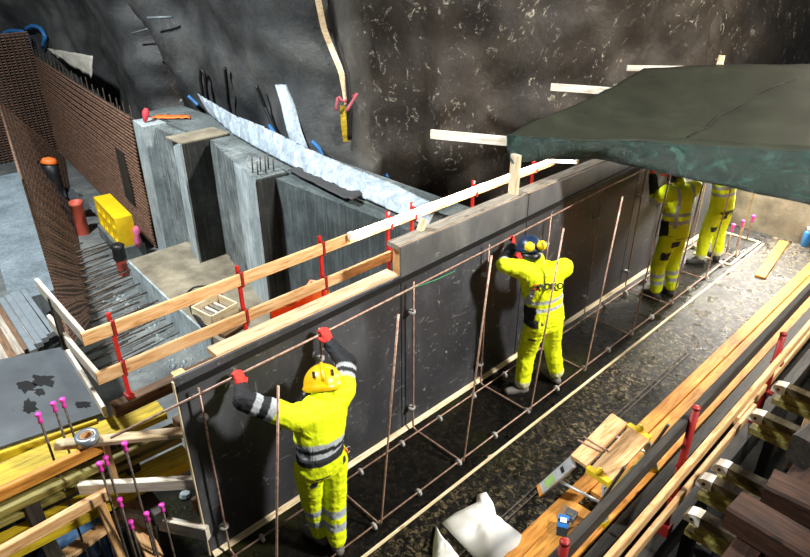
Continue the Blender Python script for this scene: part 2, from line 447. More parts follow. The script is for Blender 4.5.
# end wall at the right
rows = [[Vector((10.62 + .03 * fbm((i * .5, j * .5, 3)), -1.5 + 6.3 * i / 30, -.2 + 2.25 * j / 20)) for j in range(21)] for i in range(31)]
struct('wall_right', MB().slab(rows, (.35, 0, 0)), 'concrete_warm', 'rough light concrete wall closing the deck at the far end', True)
# long buttressed concrete wall of the pit: a body, three pilasters, footing
ZT = 1.5
struct('wall_concrete', MB().box((4.88, 7.85, (ZT + ZP) / 2), (.75, 6.9, ZT - ZP)), 'concrete_mid', 'long grey concrete wall of the pit below the rock')
def pil(name, pts, mat, label, z1=ZT):
    return struct(name, MB().hexa([Vector((x, y, ZP)) for x, y in pts], [Vector((x, y, z1)) for x, y in pts]), mat, label)
# (near-left, near-right, far-right, far-left) in plan
pil('pilaster_first', [(4.10, 10.35), (4.60, 10.35), (4.60, 10.85), (4.17, 10.9)], 'concrete_light', 'pale concrete pilaster beside the rusty bar wall', ZT)
pil('pilaster_second', [(4.28, 9.40), (4.60, 9.40), (4.60, 10.35), (4.30, 10.34)], 'concrete_streaked', 'streaked recessed concrete strip second from the rusty bars', ZT - .04)
pil('pilaster_third', [(4.06, 8.95), (4.86, 8.95), (4.86, 9.40), (4.20, 9.42)], 'concrete_dark', 'front face of the concrete pilaster, shade painted dark, with a thin pale edge', ZT + .02)  # dark concrete stands in for the shade on this front face
struct('pilaster_edge', MB().hexa([Vector((x, y, ZP)) for x, y in ((4.03, 8.945), (4.062, 8.945), (4.20, 9.43), (4.14, 9.43))], [Vector((x, y, ZT + .021)) for x, y in ((4.03, 8.945), (4.062, 8.945), (4.20, 9.43), (4.14, 9.43))]), 'concrete_light', 'thin pale side strip of the dark pilaster')
struct('pilaster_cap', MB().box((4.45, 9.18, ZT + .03), (.80, .50, .02)), 'concrete_slab_top', 'rough mortar top of the dark pilaster')
pil('pilaster_fourth', [(4.01, 6.92), (4.47, 6.89), (4.75, 8.75), (4.46, 8.75)], 'concrete_streaked', 'wide pale concrete pilaster with short bars on top', ZT)
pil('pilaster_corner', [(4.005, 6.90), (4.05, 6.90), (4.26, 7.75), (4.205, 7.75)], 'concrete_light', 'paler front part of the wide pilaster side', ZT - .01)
struct('pilaster_shade_face', MB().hexa([Vector((x, y, ZP)) for x, y in ((4.02, 6.87), (4.48, 6.84), (4.48, 6.9), (4.03, 6.93))], [Vector((x, y, ZT - .002)) for x, y in ((4.02, 6.87), (4.48, 6.84), (4.48, 6.9), (4.03, 6.93))]), 'concrete_dark', 'board-marked front face of the wide pilaster, shade painted dark')  # shade of the front face painted in with dark concrete
pil('pilaster_fifth', [(4.36, 4.5), (5.25, 4.5), (5.25, 6.87), (4.28, 6.87)], 'concrete_grey', 'grey concrete wall block nearest the LED rail', ZT - .03)
# footing (raised plinth) along it
fo = [G(129, 260, -.42), G(172, 301, -.42), G(212, 336, -.42), G(240, 372, -.42)]
poly = [(fo[0].x, fo[0].y), (fo[1].x, fo[1].y), (fo[2].x, fo[2].y), (3.35, 4.6), (4.7, 4.6), (4.7, G(160, 250, -.42).y), (G(160, 250, -.42).x, G(160, 250, -.42).y)]
struct('footing_face', MB().hexa([Vector((p.x + dx, p.y + dy, ZP)) for p, dx, dy in ((fo[0], -.03, 0), (fo[1], -.03, 0), (fo[1], .02, .02), (fo[0], .02, .02))], [Vector((p.x + dx, p.y + dy, -.425)) for p, dx, dy in ((fo[0], -.03, 0), (fo[1], -.03, 0), (fo[1], .02, .02), (fo[0], .02, .02))]).hexa([Vector((p.x + dx, p.y, ZP)) for p, dx in ((fo[1], -.03), (fo[2], -.03), (fo[2], .02), (fo[1], .02))], [Vector((p.x + dx, p.y, -.425)) for p, dx in ((fo[1], -.03), (fo[2], -.03), (fo[2], .02), (fo[1], .02))]), 'concrete_light', 'pale side face of the low concrete plinth')
ft = struct('footing', MB().prism([(x, y, ZP - .02) for x, y in poly][::1], (0, 0, .50)), 'concrete_slab_top', 'low concrete plinth in front of the pilasters')
# left pit wall
l0, l1 = G(54, 290, .9), G(19, 172, .9)
k0, k1 = G(8, 300, .9), G(-28, 172, .9)
k0 = l0 + Vector((-.42, .02, 0)); k1 = l1 + Vector((-.62, 0, 0))
def down(p, z): return Vector((p.x, p.y, z))
struct('wall_left', MB().hexa([down(p, ZP) for p in (l0, l1, k1, k0)], [l0, l1, k1, k0]), 'concrete_pale', 'pale concrete wall on the left side of the pit', False)

# ================================================================ FORMWORK
def fpanel(x0, x1, h, label, cat='formwork panel', nst=4):
    t = thing('formwork_panel', label, cat, (x0, PYF, 0), 'formwork panels of the long wall')
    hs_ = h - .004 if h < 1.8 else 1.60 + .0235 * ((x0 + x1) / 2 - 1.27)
    obj('face_sheet', MB().box(((x0 + x1) / 2, PYF + .011, hs_ / 2), (x1 - x0 - .006, .022, hs_)), 'panel', t)
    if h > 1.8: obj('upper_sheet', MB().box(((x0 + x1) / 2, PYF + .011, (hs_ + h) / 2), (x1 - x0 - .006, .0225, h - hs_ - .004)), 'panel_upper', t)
    edge = MB().box(((x0 + x1) / 2, PYF + .0255, h / 2), (x1 - x0 - .008, .007, h - .006)); obj('sheet_core', edge, 'pine', t)
    for k in range(nst):
        x = x0 + .08 + (x1 - x0 - .16) * k / (nst - 1)
        beam('stud', (x, PYF + .09, .01), (x, PYF + .09, h - .05), .08, .12, 'pine', t, up=(0, 1, 0))
    for z in (.35, 1.15):
        beam('waler', (x0 + .02, PYF + .20, z), (x1 - .02, PYF + .20, z), .1, .12, 'timber_brown', t)
    beam('top_plate', (x0 + (.33 if h < 1.8 else .002), PYF + (.105 if h < 1.8 else .1), h - .015), (x1 - .002, PYF + (.105 if h < 1.8 else .1), h - .015), .14, .045, 'timber_grey' if h > 1.8 else 'pine_weathered', t)
    return t
fpanel(1.262, 3.30, 1.695, 'low black formwork panel at the near end of the wall')
xj = WY(528, 205, PYF).x
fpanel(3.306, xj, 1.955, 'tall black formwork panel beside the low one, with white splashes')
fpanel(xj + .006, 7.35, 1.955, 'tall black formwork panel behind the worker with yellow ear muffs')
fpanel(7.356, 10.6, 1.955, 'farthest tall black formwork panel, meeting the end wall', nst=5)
# pale edge lath on the near end of the low panel
beam('edge_lath', (1.254, PYF + .012, 0.002), (1.254, PYF + .012, 1.665), .022, .012, 'pine_pale', up=(1, 0, 0))
tag(bpy.context.scene.objects['edge_lath'], 'thin pale edge strip on the near end of the low panel', 'edge strip')
# black strip along the formwork face
mb = MB().hexa([Vector(p) for p in ((1.27, PYF - .016, 1.585), (10.5, PYF - .016, 1.80), (10.5, PYF - .001, 1.80), (1.27, PYF - .001, 1.585))], [Vector(p) for p in ((1.27, PYF - .016, 1.628), (10.5, PYF - .016, 1.848), (10.5, PYF - .001, 1.848), (1.27, PYF - .001, 1.628))]); tag(obj('black_strip', mb, 'black_rubber'), 'thin black strip running along the formwork face', 'strip')
# pale fillet at the foot
mb = MB().prism([(1.27, PYF - .002, .001), (1.27, PYF - .036, .001), (1.27, PYF - .002, .04)], (9.3, 0, 0)); tag(obj('chamfer_strip', mb, 'pine_pale'), 'pale wooden chamfer strip along the foot of the formwork', 'strip')
# lath lying on the deck
mb = MB().box(((1.6 + 10.2) / 2, 2.655, .008), (8.6, .022, .014)); tag(obj('floor_lath', mb, 'pine_pale'), 'thin pale lath lying on the deck in front of the stirrups', 'lath')

# horizontal bar along the formwork
YB = 3.395
tag(bar('horizontal_rebar', [(.78, YB, 1.557), (2.35, YB, 1.575), (4.5, YB, 1.634), (6.3, YB, 1.70), (9.4, YB, 1.72)], .009, 'rebar_copper'), 'long steel bar tied to the stirrup tops that the workers grip', 'rebar')
tag(bar('floor_rebar', [(1.25, 3.33, .045), (9.6, 3.36, .045)], .008, 'rebar_copper'), 'straight floor bar next to the formwork foot', 'rebar', 'bars on the deck')
tag(bar('floor_rebar', [(1.3, 2.80, .045), (9.6, 2.80, .045)], .008, 'rebar_copper'), 'straight floor bar in front of the workers boots', 'rebar', 'bars on the deck')
for dy, lab in ((0, 'loose floor bar lying beside the white cloth, nearer the formwork'), (-.045, 'loose floor bar lying beside the white cloth, nearer the planks')):
    tag(bar('loose_rebar', [(2.5, 2.15 + dy, .008), (6.55, 2.17 + dy, .008)], .007, 'rebar_dark'), lab, 'rebar')
# stirrups
def stirrup(i, x, hf=2.0, hb=1.60):
    r = .0085; y0, y1 = YB + .02, 2.765
    z = .032; c = .05; A = Vector
    hb = hb + .02 * (x - 1.4)
    pts = [A((x, y0, hb)), A((x, y0, .8)), A((x, y0, z + c))] + arc(A((x, y0, z + c)), A((x, y0, z)), A((x, y0 - c, z)))[1:] + \
        arc(A((x, y1 + c, z)), A((x, y1, z)), A((x, y1, z + c))) + [A((x + .11, y1 + .01, .95)), A((x + .23, y1 + .02, hf))]
    return bar('rebar_stirrup', pts, r, 'rebar_copper')
near = {0: 'U-shaped stirrup bar nearest the near end of the low panel', 1: 'U-shaped stirrup bar beside the worker in the yellow helmet', 2: 'U-shaped stirrup bar between the two nearest workers',
        3: 'U-shaped stirrup bar just left of the worker with yellow ear muffs', 4: 'U-shaped stirrup bar just right of the worker with yellow ear muffs', 5: 'U-shaped stirrup bar midway between the second and third workers',
        6: 'U-shaped stirrup bar just left of the third worker', 7: 'U-shaped stirrup bar between the third and fourth workers', 8: 'farthest U-shaped stirrup bar, at the fourth worker'}
HF = [1.84, 1.92, 2.03, 1.95, 1.98, 1.97, 1.98, 1.98, 1.8]
for i in range(9):
    tag(stirrup(i, 1.38 + i * 1.0, HF[i]), near[i], 'rebar', 'U-shaped stirrups along the formwork')
# spacers
def wheel(c, axis, r=.034, th=.03):
    mb = MB().lathe([(.010, -th / 2), (r * .6, -th / 2), (r, -th / 3), (r, th / 3), (r * .6, th / 2), (.010, th / 2)], c, axis, 14)
    return obj('rebar_spacer', mb, 'spacer_grey', None, True, loc=c)
for i in range(8):
    x = 1.38 + i
    for z, w in ((.27, 'low'), (1.33, 'high')):
        o = wheel((x, YB + .045, z), (0, 0, 1), .038); tag(o, 'grey round spacer on a stirrup leg against the black formwork', 'spacer', 'spacers on the stirrup legs')
for i in range(16):
    x = 1.62 + i * .51
    o = wheel((x, 3.33, .035), (1, 0, 0), .034); tag(o, 'grey round spacer on the floor bar beside the formwork foot', 'spacer', 'spacers on the inner floor bar')
    o = wheel((x + .2, 2.80, .035), (1, 0, 0), .034); tag(o, 'grey round spacer on the floor bar in front of the workers', 'spacer', 'spacers on the outer floor bar')

# ================================================================ BACK GUARD RAIL
YR = 4.10
rx0 = WY(84, 339, YR).x
edge_z = 1.20
o = beam('ledger_beam', (rx0 + .06, YR + .02, edge_z), (7.0, YR + .02, edge_z), .10, .10, 'timber_brown'); tag(o, 'long brown ledger beam carrying the back guard rail posts', 'beam')
o = beam('walkway_plank', (1.5, 3.86, 1.27), (7.0, 3.86, 1.27), .28, .045, 'timber_brown'); tag(o, 'brown walkway plank behind the formwork top', 'plank')
for x in (1.6, 3.2, 5.0, 6.8):
    o = beam('walkway_bearer', (x, 3.70, 1.20), (x, 4.05, 1.20), .07, .09, 'timber_brown'); tag(o, 'brown bearer under the plank behind the formwork', 'beam', 'bearers under the walkway plank')
for x in (2.6, 4.3, 6.0):
    o = beam('prop', (x, YR + .02, ZP + .05), (x, YR + .02, edge_z - .07), .1, .1, 'timber_brown'); tag(o, 'brown timber prop under the ledger beam', 'prop', 'props under the ledger beam')
zt1 = WY(110, 328, YR).z; 
def rail(name, a, b, w, h, mat, lab): 
    return tag(beam(name, a, b, w, h, mat), lab, 'rail')
zu = WY(84, 339, YR - .04).z; zl = WY(97, 379, YR - .04).z
rail('guard_rail', (rx0 - .02, YR - .04, zu), (WY(404, 231, YR).x + 2.4, YR - .04, zu), .03, .10, 'pine', 'upper pine rail of the back guard rail, carrying the LED tube')
rail('guard_rail', (WY(97, 379, YR - .04).x, YR - .04, zl), (WY(404, 250, YR).x + .6, YR - .04, zl), .03, .10, 'pine', 'lower pine rail of the back guard rail')
plabs = ['red guard post at the left end of the back rail', 'red guard post above the plinth with the wooden crate', 'red guard post behind the orange basin', 'red guard post where the LED tube begins', 'red guard post just past the end of the low panel', 'red guard post just left of the wooden stud under the canopy', 'red guard post at the far end of the LED tube']
for k, (px, py) in enumerate([(110, 321), (238, 273), (320, 245), (388, 226), (412, 217), (473, 191), (533, 167)]):
    x = WY(px, py, YR).x; t = thing('guard_post', plabs[k], 'post', (x, YR, edge_z + .07), 'red posts of the back guard rail')
    obj('post_tube', MB().box((x, YR, (edge_z + .07 + zu + .10) / 2), (.027, .025, zu + .10 - edge_z - .07)), 'red_paint', t)
    for z in (zu, zl):
        obj('rail_bracket', MB().box((x, YR - .04, z), (.022, .045, .125)), 'red_paint_dark', t)
    obj('post_foot', MB().box((x, YR, edge_z + .085), (.055, .07, .03)), 'red_paint_dark', t)
# white return boards at the left
zz = zu
a = Vector((rx0, YR - .02, zz)); b = G(38, 284, zz)
tag(beam('return_rail', b, a, .03, .10, 'pine_white'), 'upper white board of the guard rail return at the left', 'rail')
a2 = Vector((WY(99, 380, YR - .02).x, YR - .02, zl)); b2 = G(50, 320, zl)
tag(beam('return_rail', b2, a2, .03, .10, 'pine_white'), 'lower white board of the guard rail return at the left', 'rail')
a3, b3 = G(105, 412, 1.08), G(64, 346, 1.08)
tag(beam('toe_board', b3, a3, .03, .10, 'pine_white'), 'narrow white toe board beside the grey film plate', 'board')
m_ = lerp(b, a, .32); tag(beam('return_post', (m_.x, m_.y, zl - .10), (m_.x, m_.y, zz + .02), .045, .04, 'timber_dark', up=(0, 1, 0)), 'dark wooden post holding the white return boards', 'post')
# LED tube
p0, p1 = WY(350, 237, YR - .04), WY(545, 160, YR - .04)
zled = zu + .045
led = thing('led_tube', 'glowing white LED tube running along the back guard rail', 'lamp', (p0.x, YR - .04, zled))
pts = [Vector((p0.x + (p1.x - p0.x) * k / 12, YR - .085, zled + .004 * math.sin(k * 2.1))) for k in range(13)]
obj('glow_tube', MB().tube(pts, .025, 12), 'led', led, True)
obj('end_cap', MB().box((p0.x - .02, YR - .085, zled), (.05, .05, .06)), 'white_paint', led)
led2 = thing('led_tube', 'short glowing LED tube turning off at the far end of the rail', 'lamp', (p1.x, YR - .04, zled))
q1 = Vector((6.35, 3.78, 1.93)); q0 = Vector((p1.x + .03, YR - .085, zled))
obj('glow_tube', MB().tube([q0, lerp(q0, q1, .5), q1], .015, 10), 'led', led2, True)
obj('end_cap', MB().box(q1, (.05, .04, .04)), 'white_paint', led2)
# bits on the rail: wood stud, blocks
sx = WY(513, 196, 3.6).x
tag(beam('canopy_stud', (sx, 3.60, 1.957), (sx, 3.60, 2.36), .10, .05, 'pine_pale', up=(1, 0, 0)), 'pale wooden stud standing on the tall panel under the canopy corner', 'stud')
o = beam('wood_block', WY(420, 232, 3.62) , WY(424, 220, 3.62), .06, .05, 'pine_pale', up=(1, 0, 0)); tag(o, 'small pale wooden block behind the tall panel top', 'block')
o.location.z = 1.955

# ================================================================ CANOPY
A_ = G(507, 134, 2.50); B_ = G(900, 158, 2.62)
Cc = G(612, 88, 2.62); Dd = G(642, 68, 2.74); Ee = G(724, 64, 2.76); Ff = G(940, 64, 2.78)
can = thing('canopy', 'dark green tarpaulin canopy hanging over the far end of the deck', 'canopy', (A_.x, A_.y, A_.z))
n = 40; mrows = []
top = resample([A_, Cc, Dd, Ee, Ff], n)
# left edge is A..D ; make eave->ridge strips
eave = resample([A_, G(560, 139, 2.5), G(640, 141, 2.5), G(760, 149, 2.55), B_], n)
ridge = resample([lerp(A_, Cc, .04), Cc, Dd, Ee, Ff], n)
rows = []
for i in range(n):
    r = []
    for j in range(16):
        v = j / 15; p = lerp(eave[i], ridge[i], v)
        sag = -.05 * math.sin(math.pi * v) * math.sin(math.pi * i / (n - 1))
        p = p + Vector((0, 0, sag + .018 * fbm((p.x * 2.5, p.y * 2.5, 0), 3)))
        r.append(p)
    rows.append(r)
roof = obj('roof_sheet', MB().slab(rows, (0, 0, -.008)), 'tarp', can, True)
# seam on the roof
seam = [lerp(rows[int(20 + 9 * t)][int(1 + 11 * t)], rows[int(20 + 9 * t)][int(1 + 11 * t)], 0) + Vector((0, 0, .012)) for t in [k / 8 for k in range(9)]]
obj('seam', MB().tube(seam, .007, 6), plain('seam_dark', '#0c0e08', .95), roof, True)
bots = resample([G(511, 164, 2.28), G(560, 158, 2.3), G(600, 160, 2.28), G(640, 168, 2.27), G(740, 190, 2.27), G(900, 224, 2.3)], n)
vr = []
for i in range(n):
    r = []
    for j in range(10):
        v = j / 9; p = lerp(rows[i][0], bots[i], v)
        nr = Vector((-.55, -.15, 0)); p = p + nr * (.05 * fbm((p.x * 4, p.y * 4, v * 2), 3) + .06 * math.sin(math.pi * v))
        r.append(p)
    vr.append(r)
obj('valance', MB().slab(vr, (.008, .002, 0)), 'valance', can, True)
def cb(n_, a, b, w=.10, h=.05): beam(n_, a, b, w, h, 'pine_white', can)
cb('rafter', G(431, 134, 2.42), G(560, 146, 2.42), .045, .09)
cb('rafter', G(551, 87, 2.52), G(680, 96, 2.52), .045, .09)
cb('rafter', G(627, 68, 2.62), G(760, 70, 2.62), .05, .07)
pp = G(719, 66, 2.70); beam('king_post', pp + Vector((0, 0, -.25)), pp + Vector((0.02, 0, .13)), .07, .05, 'pine_pale', can, up=(1, 0, 0))
for (x, y, zb, zt) in ((9.8, 3.60, 1.957, 2.55), (10.3, .6, -1.0, 2.6), (6.75, .86, -1.0, 2.5)):
    beam('leg', (x, y, zb), (x, y, zt), .09, .09, 'pine', can, up=(1, 0, 0))
beam('eave_beam', A_ + Vector((.35, -.1, -.13)), B_ + Vector((.45, .1, -.15)), .045, .10, 'pine', can)
beam('side_beam', A_ + Vector((.15, -.12, -.1)), Vector((9.85, 3.60, 2.5)), .045, .09, 'pine', can)
beam('back_beam', Vector((9.8, 3.62, 2.52)), Vector((10.3, .55, 2.52)), .045, .09, 'pine', can)

# ================================================================ PEOPLE
YEL = srgb('#e4f400'); GREY = srgb('#a9b0b4'); BLK = srgb('#16181d'); CREAM = srgb('#cfd2a0'); NAVY = srgb('#20262c')
def capsule(mb, a, b, ra, rb, n=12):
    a, b = Vector(a), Vector(b); d = (b - a); L = d.length
    if L < 1e-4: d = Vector((0, 0, 1)); L = 1e-4
    d = d.normalized(); pts = []; rs = []
    for k in range(5):
        t = math.pi / 2 * (1 - k / 4); pts.append(a - d * ra * math.sin(t)); rs.append(max(.0008, ra * math.cos(t)))
    for k in range(5):
        t = math.pi / 2 * k / 4; pts.append(b + d * rb * math.sin(t)); rs.append(max(.0008, rb * math.cos(t)))
    mb.tube(pts, rs, n)
def ellips(mb, c, R, M=None, n=14):
    c = Vector(c); M = M or Matrix.Identity(3); vs = []; fs = []; m = 9
    for i in range(m):
        th = math.pi * (i + .02) / (m - 1 + .04)
        for k in range(n):
            a = 2 * math.pi * k / n; vs.append(c + M @ Vector((R[0] * math.sin(th) * math.cos(a), R[1] * math.sin(th) * math.sin(a), R[2] * math.cos(th))))
    for i in range(m - 1):
        for k in range(n): fs.append((i * n + k, (i + 1) * n + k, (i + 1) * n + (k + 1) % n, i * n + (k + 1) % n))
    fs += [tuple(range(n)), tuple((m - 1) * n + n - 1 - k for k in range(n))]
    mb.add(vs, fs)
def torso(mb, secs, side):   # secs: (point, half width, half depth)
    side = Vector(side).normalized(); rings = []; n = 18
    secs = [(secs[0][0] - (secs[1][0] - secs[0][0]).normalized() * .012, secs[0][1] * .6, secs[0][2] * .6)] + secs
    for i, (p, w, d) in enumerate(secs):
        t = (secs[min(i + 1, len(secs) - 1)][0] - secs[max(i - 1, 0)][0]).normalized()
        s_ = (side - t * side.dot(t)).normalized(); f_ = t.cross(s_)
        rings.append([p + s_ * w * math.cos(2 * math.pi * k / n) + f_ * d * math.sin(2 * math.pi * k / n) for k in range(n)])
    fs = []
    for i in range(len(rings) - 1):
        for k in range(n): fs.append((i * n + k, i * n + (k + 1) % n, (i + 1) * n + (k + 1) % n, (i + 1) * n + k))
    fs += [tuple(range(n - 1, -1, -1)), tuple((len(rings) - 1) * n + k for k in range(n))]
    mb.add([p for r in rings for p in r], fs)
def remesh(name, mb, voxel, mat, parent, colf=None, smooth_it=4, fold=0., root=False, loc=None):
    L = Vector(loc) if root else org(parent)
    me = bpy.data.meshes.new(name + '_src'); me.from_pydata([tuple(v - L) for v in mb.v], [], mb.f); me.update()
    o = bpy.data.objects.new(name + '_src', me); COL.objects.link(o)
    md = o.modifiers.new('r', 'REMESH'); md.mode = 'VOXEL'; md.voxel_size = voxel
    ms = o.modifiers.new('s', 'SMOOTH'); ms.iterations = smooth_it; ms.factor = .5
    dg = bpy.context.evaluated_depsgraph_get(); dg.update()
    m2 = bpy.data.meshes.new_from_object(o.evaluated_get(dg)); m2.name = name
    bpy.data.objects.remove(o)
    if fold:
        ns = [v.normal.copy() for v in m2.vertices]
        for v, nn in zip(m2.vertices, ns):
            p = v.co
            v.co = p + nn * fold * (fbm((p.x * 9 + L.x, p.y * 9, p.z * 15), 2) + .7 * fbm((p.x * 22, p.y * 22, p.z * 30), 2))
    m2.polygons.foreach_set('use_smooth', [True] * len(m2.polygons)); m2.materials.clear(); m2.materials.append(MATS[mat])
    if colf:
        at = m2.color_attributes.new('col', 'FLOAT_COLOR', 'POINT'); buf = []
        for v in m2.vertices: buf += list(colf(v.co + L))
        at.data.foreach_set('color', buf)
    o2 = bpy.data.objects.new(name, m2); COL.objects.link(o2)
    if root: o2.location = L
    else: o2.parent = parent
    return o2
def seg_t(p, a, b):
    d = b - a; t = (p - a).dot(d) / d.length_squared; tc = min(1, max(0, t)); return t, (p - (a + d * tc)).length

def glove(parent, wrist, knuck, curl_dir, side, thumb_side, mat='glove_red'):
    """palm from wrist to knuckles; fingers go on along the palm, then bend towards curl_dir; side = across the hand"""
    w, k = Vector(wrist), Vector(knuck); d = (k - w).normalized(); c = Vector(curl_dir); c = (c - d * c.dot(d)).normalized(); s = d.cross(c).normalized()
    if s.dot(Vector(side)) < 0: s = -s
    mb = MB(); L = (k - w).length
    M = Matrix((s, c, d)).transposed()
    ellips(mb, lerp(w, k, .58), (.045, .021, L * .56), M)
    capsule(mb, w - d * .05, w + d * .02, .036, .034)
    for i, fl in enumerate((.90, 1.0, .95, .75)):
        b = k + s * (.031 - i * .0207) * thumb_side - d * .008
        p1 = b + d * .036 * fl + c * .006; p2 = p1 + (d * .35 + c * .95) * .030 * fl; p3 = p2 + (c * .55 - d * .85) * .026 * fl
        capsule(mb, b, p1, .0115, .0108, 8); capsule(mb, p1, p2, .0108, .0102, 8); capsule(mb, p2, p3, .0102, .009, 8)
    b = lerp(w, k, .38) + s * .036 * thumb_side; p1 = b + (s * thumb_side * .6 + d * .7 + c * .25) * .036; p2 = p1 + (d * .55 + c * .75 - s * thumb_side * .25) * .034
    capsule(mb, b, p1, .014, .0125, 8); capsule(mb, p1, p2, .0125, .0105, 8)
    return remesh('glove', mb, .0048, mat, parent, smooth_it=2)

def worker(J, label, look):
    J = {k: Vector(v) for k, v in J.items()}
    feet = (J['anL'] + J['anR']) / 2; base = Vector((feet.x, feet.y, 0))
    side = (J['shR'] - J['shL']).normalized(); fwd = Vector((0, 0, 1)).cross(side).normalized()
    hf = Vector(look.get('face', (0, 1, -.25))).normalized()
    hs = hf.cross(Vector((0, 0, 1))).normalized(); hu = hs.cross(hf).normalized(); HM = Matrix((hs, hf, hu)).transposed()
    hd = J['head']
    # --- body: one continuous figure with head, neck, limbs and simple mitten hands under the gloves
    b = MB()
    chest = (J['shL'] + J['shR']) / 2 - Vector((0, 0, .10)); waist = lerp(J['pel'], chest, .45)
    torso(b, [(J['pel'] - Vector((0, 0, .06)), .15, .10), (waist, .13, .09), (chest, .16, .10), ((J['shL'] + J['shR']) / 2 + Vector((0, 0, .02)), .09, .06)], side)
    capsule(b, J['neck'] - Vector((0, 0, .06)), lerp(J['neck'], hd, .7), .055, .052)
    ellips(b, hd + hu * .02, (.073, .093, .105), HM); ellips(b, hd - hu * .055 + hf * .03, (.052, .06, .06), HM)
    ellips(b, hd + hf * .098 - hu * .01, (.014, .02, .022), HM)
    for s_ in (-1, 1): ellips(b, hd + hs * s_ * .076 - hu * .01, (.012, .02, .032), HM)
    for s_ in 'LR':
        capsule(b, J['sh' + s_], J['el' + s_], .046, .038); capsule(b, J['el' + s_], J['wr' + s_], .038, .027)
        capsule(b, J['wr' + s_], J['wr' + s_] + (J['hd' + s_] - J['wr' + s_]) * .6, .027, .022)
        capsule(b, J['hip' + s_], J['kn' + s_], .075, .052); capsule(b, J['kn' + s_], J['an' + s_], .052, .036)
        capsule(b, J['an' + s_], J['an' + s_] + Vector((0, .08, -.05)), .036, .03)
    SK = srgb('#c09078'); HAIR = srgb('#4a382c'); MOUTH = srgb('#8a4a42'); EYE_ = srgb('#2a2522')
    def bcol(p):
        q = p - hd; lx, ly, lz = q.dot(hs), q.dot(hf), q.dot(hu)
        if q.length < .16:
            if ly < .03 and lz > -.05: return HAIR
            if ly > .06 and abs(abs(lx) - .03) < .012 and abs(lz - .012) < .008: return EYE_
            if ly > .06 and abs(lx) < .024 and abs(lz + .062) < .007: return MOUTH
            return SK
        return SK if p.z > J['neck'].z - .05 else NAVY
    body = remesh('person', b, .013, 'clothing', None, bcol, 3, 0, True, base)
    tag(body, label, 'person', 'workers in high-visibility clothing')
    # --- jacket
    j = MB(); K = look.get('bulk', 1.); HK = look.get('hemk', 1.); LK = K * look.get('legk', 1.)
    hem = J['pel'] - Vector((0, 0, look.get('hem', .05)))
    torso(j, [(hem, .185 * K * HK, .135 * K * HK), (lerp(hem, waist, .6), .178 * K * HK, .128 * K * HK), (waist, .172 * K, .125 * K), (chest, .195 * K, .13 * K), (chest + Vector((0, 0, .08)), .19 * K, .115 * K), ((J['shL'] + J['shR']) / 2 + Vector((0, 0, .045)), .11 * K, .075 * K)], side)
    capsule(j, J['neck'] - Vector((0, 0, .05)), J['neck'] + Vector((0, 0, .035)), .075, .068)
    for s_ in 'LR':
        inn = lerp(J['sh' + s_], chest, .3)
        capsule(j, inn, J['sh' + s_], .095 * K, .082 * K); capsule(j, J['sh' + s_], J['el' + s_], .082 * K, .064 * K); capsule(j, J['el' + s_], J['wr' + s_], .064 * K, .045 * K)
        ellips(j, J['el' + s_], (.068 * K, .068 * K, .068 * K))
    up = ((J['shL'] + J['shR']) / 2 - hem); ul = up.length; up = up.normalized(); bk = look['back']
    def jcol(p):
        best = 9; which = None; tt = 0
        for s_ in 'LR':
            for a_, b_, nm in (('sh', 'el', 'u'), ('el', 'wr', 'f')):
                t, d = seg_t(p, J[a_ + s_], J[b_ + s_])
                if d < best: best = d; which = nm; tt = t
        q = p - hem; h = q.dot(up); lat = q.dot(side)
        t_, dt = seg_t(p, hem, chest)
        arm = best < .12 and (which == 'f' or tt > .28)
        if arm:
            for kind, lo, hi, c in look['arm']:
                if kind == which and lo <= tt < hi: return c
            return YEL
        if look.get('flank') and lat < -look['flank'] and h < .24: return BLK
        for lo, hi, c in look['torso']:
            if lo <= h < hi: return c
        if look.get('vleft') and look['vleft'][0] < lat < look['vleft'][1] and .29 < h < .45: return GREY
        if look.get('vstripe') and abs(abs(lat) - look['vstripe']) < .022 and h > .16: return GREY
        if look.get('flank') and lat < -look['flank'] and h < .24: return BLK
        return YEL
    jk = remesh('jacket', j, .0105, 'clothing', body, jcol, 4, .007)
    # --- trousers
    t_ = MB()
    torso(t_, [(J['pel'] - Vector((0, 0, .13)), .14 * K, .115 * K), (J['pel'] - Vector((0, 0, .03)), .172 * K, .128 * K), (J['pel'] + Vector((0, 0, .06)), .165 * K, .118 * K)], side)
    for s_ in 'LR':
        kn, an, hp = J['kn' + s_], J['an' + s_], J['hip' + s_]
        capsule(t_, hp, kn, .102 * LK, .084 * LK); capsule(t_, kn, an + Vector((0, 0, .045)), .084 * LK, .072 * LK)
        capsule(t_, lerp(hp, J['pel'], .3) + Vector((0, 0, -.04)), lerp(hp, J['pel'], .3) + Vector((0, 0, .03)), .11 * K, .10 * K)
    def tcol(p):
        best = 9; w = 'h'; tt = 0; ss = 'L'
        for s_ in 'LR':
            for a_, b_, nm in (('hip', 'kn', 't'), ('kn', 'an', 'c')):
                t, d = seg_t(p, J[a_ + s_], J[b_ + s_])
                if d < best: best = d; w = nm; tt = t; ss = s_
        q = p - J['pel']; back = -q.dot(fwd); lat = q.dot(side); z = q.z
        for lo, hi, zl_, zh, c in look['patch']:
            if lo < lat < hi and zl_ < z < zh and back > -.02: return c
        for kind, lo, hi, c in look['leg']:
            if kind == w and lo <= tt < hi: return c
        if z > .02: return look.get('belt', BLK)
        return YEL
    remesh('trousers', t_, .0105, 'clothing', body, tcol, 4, .006)
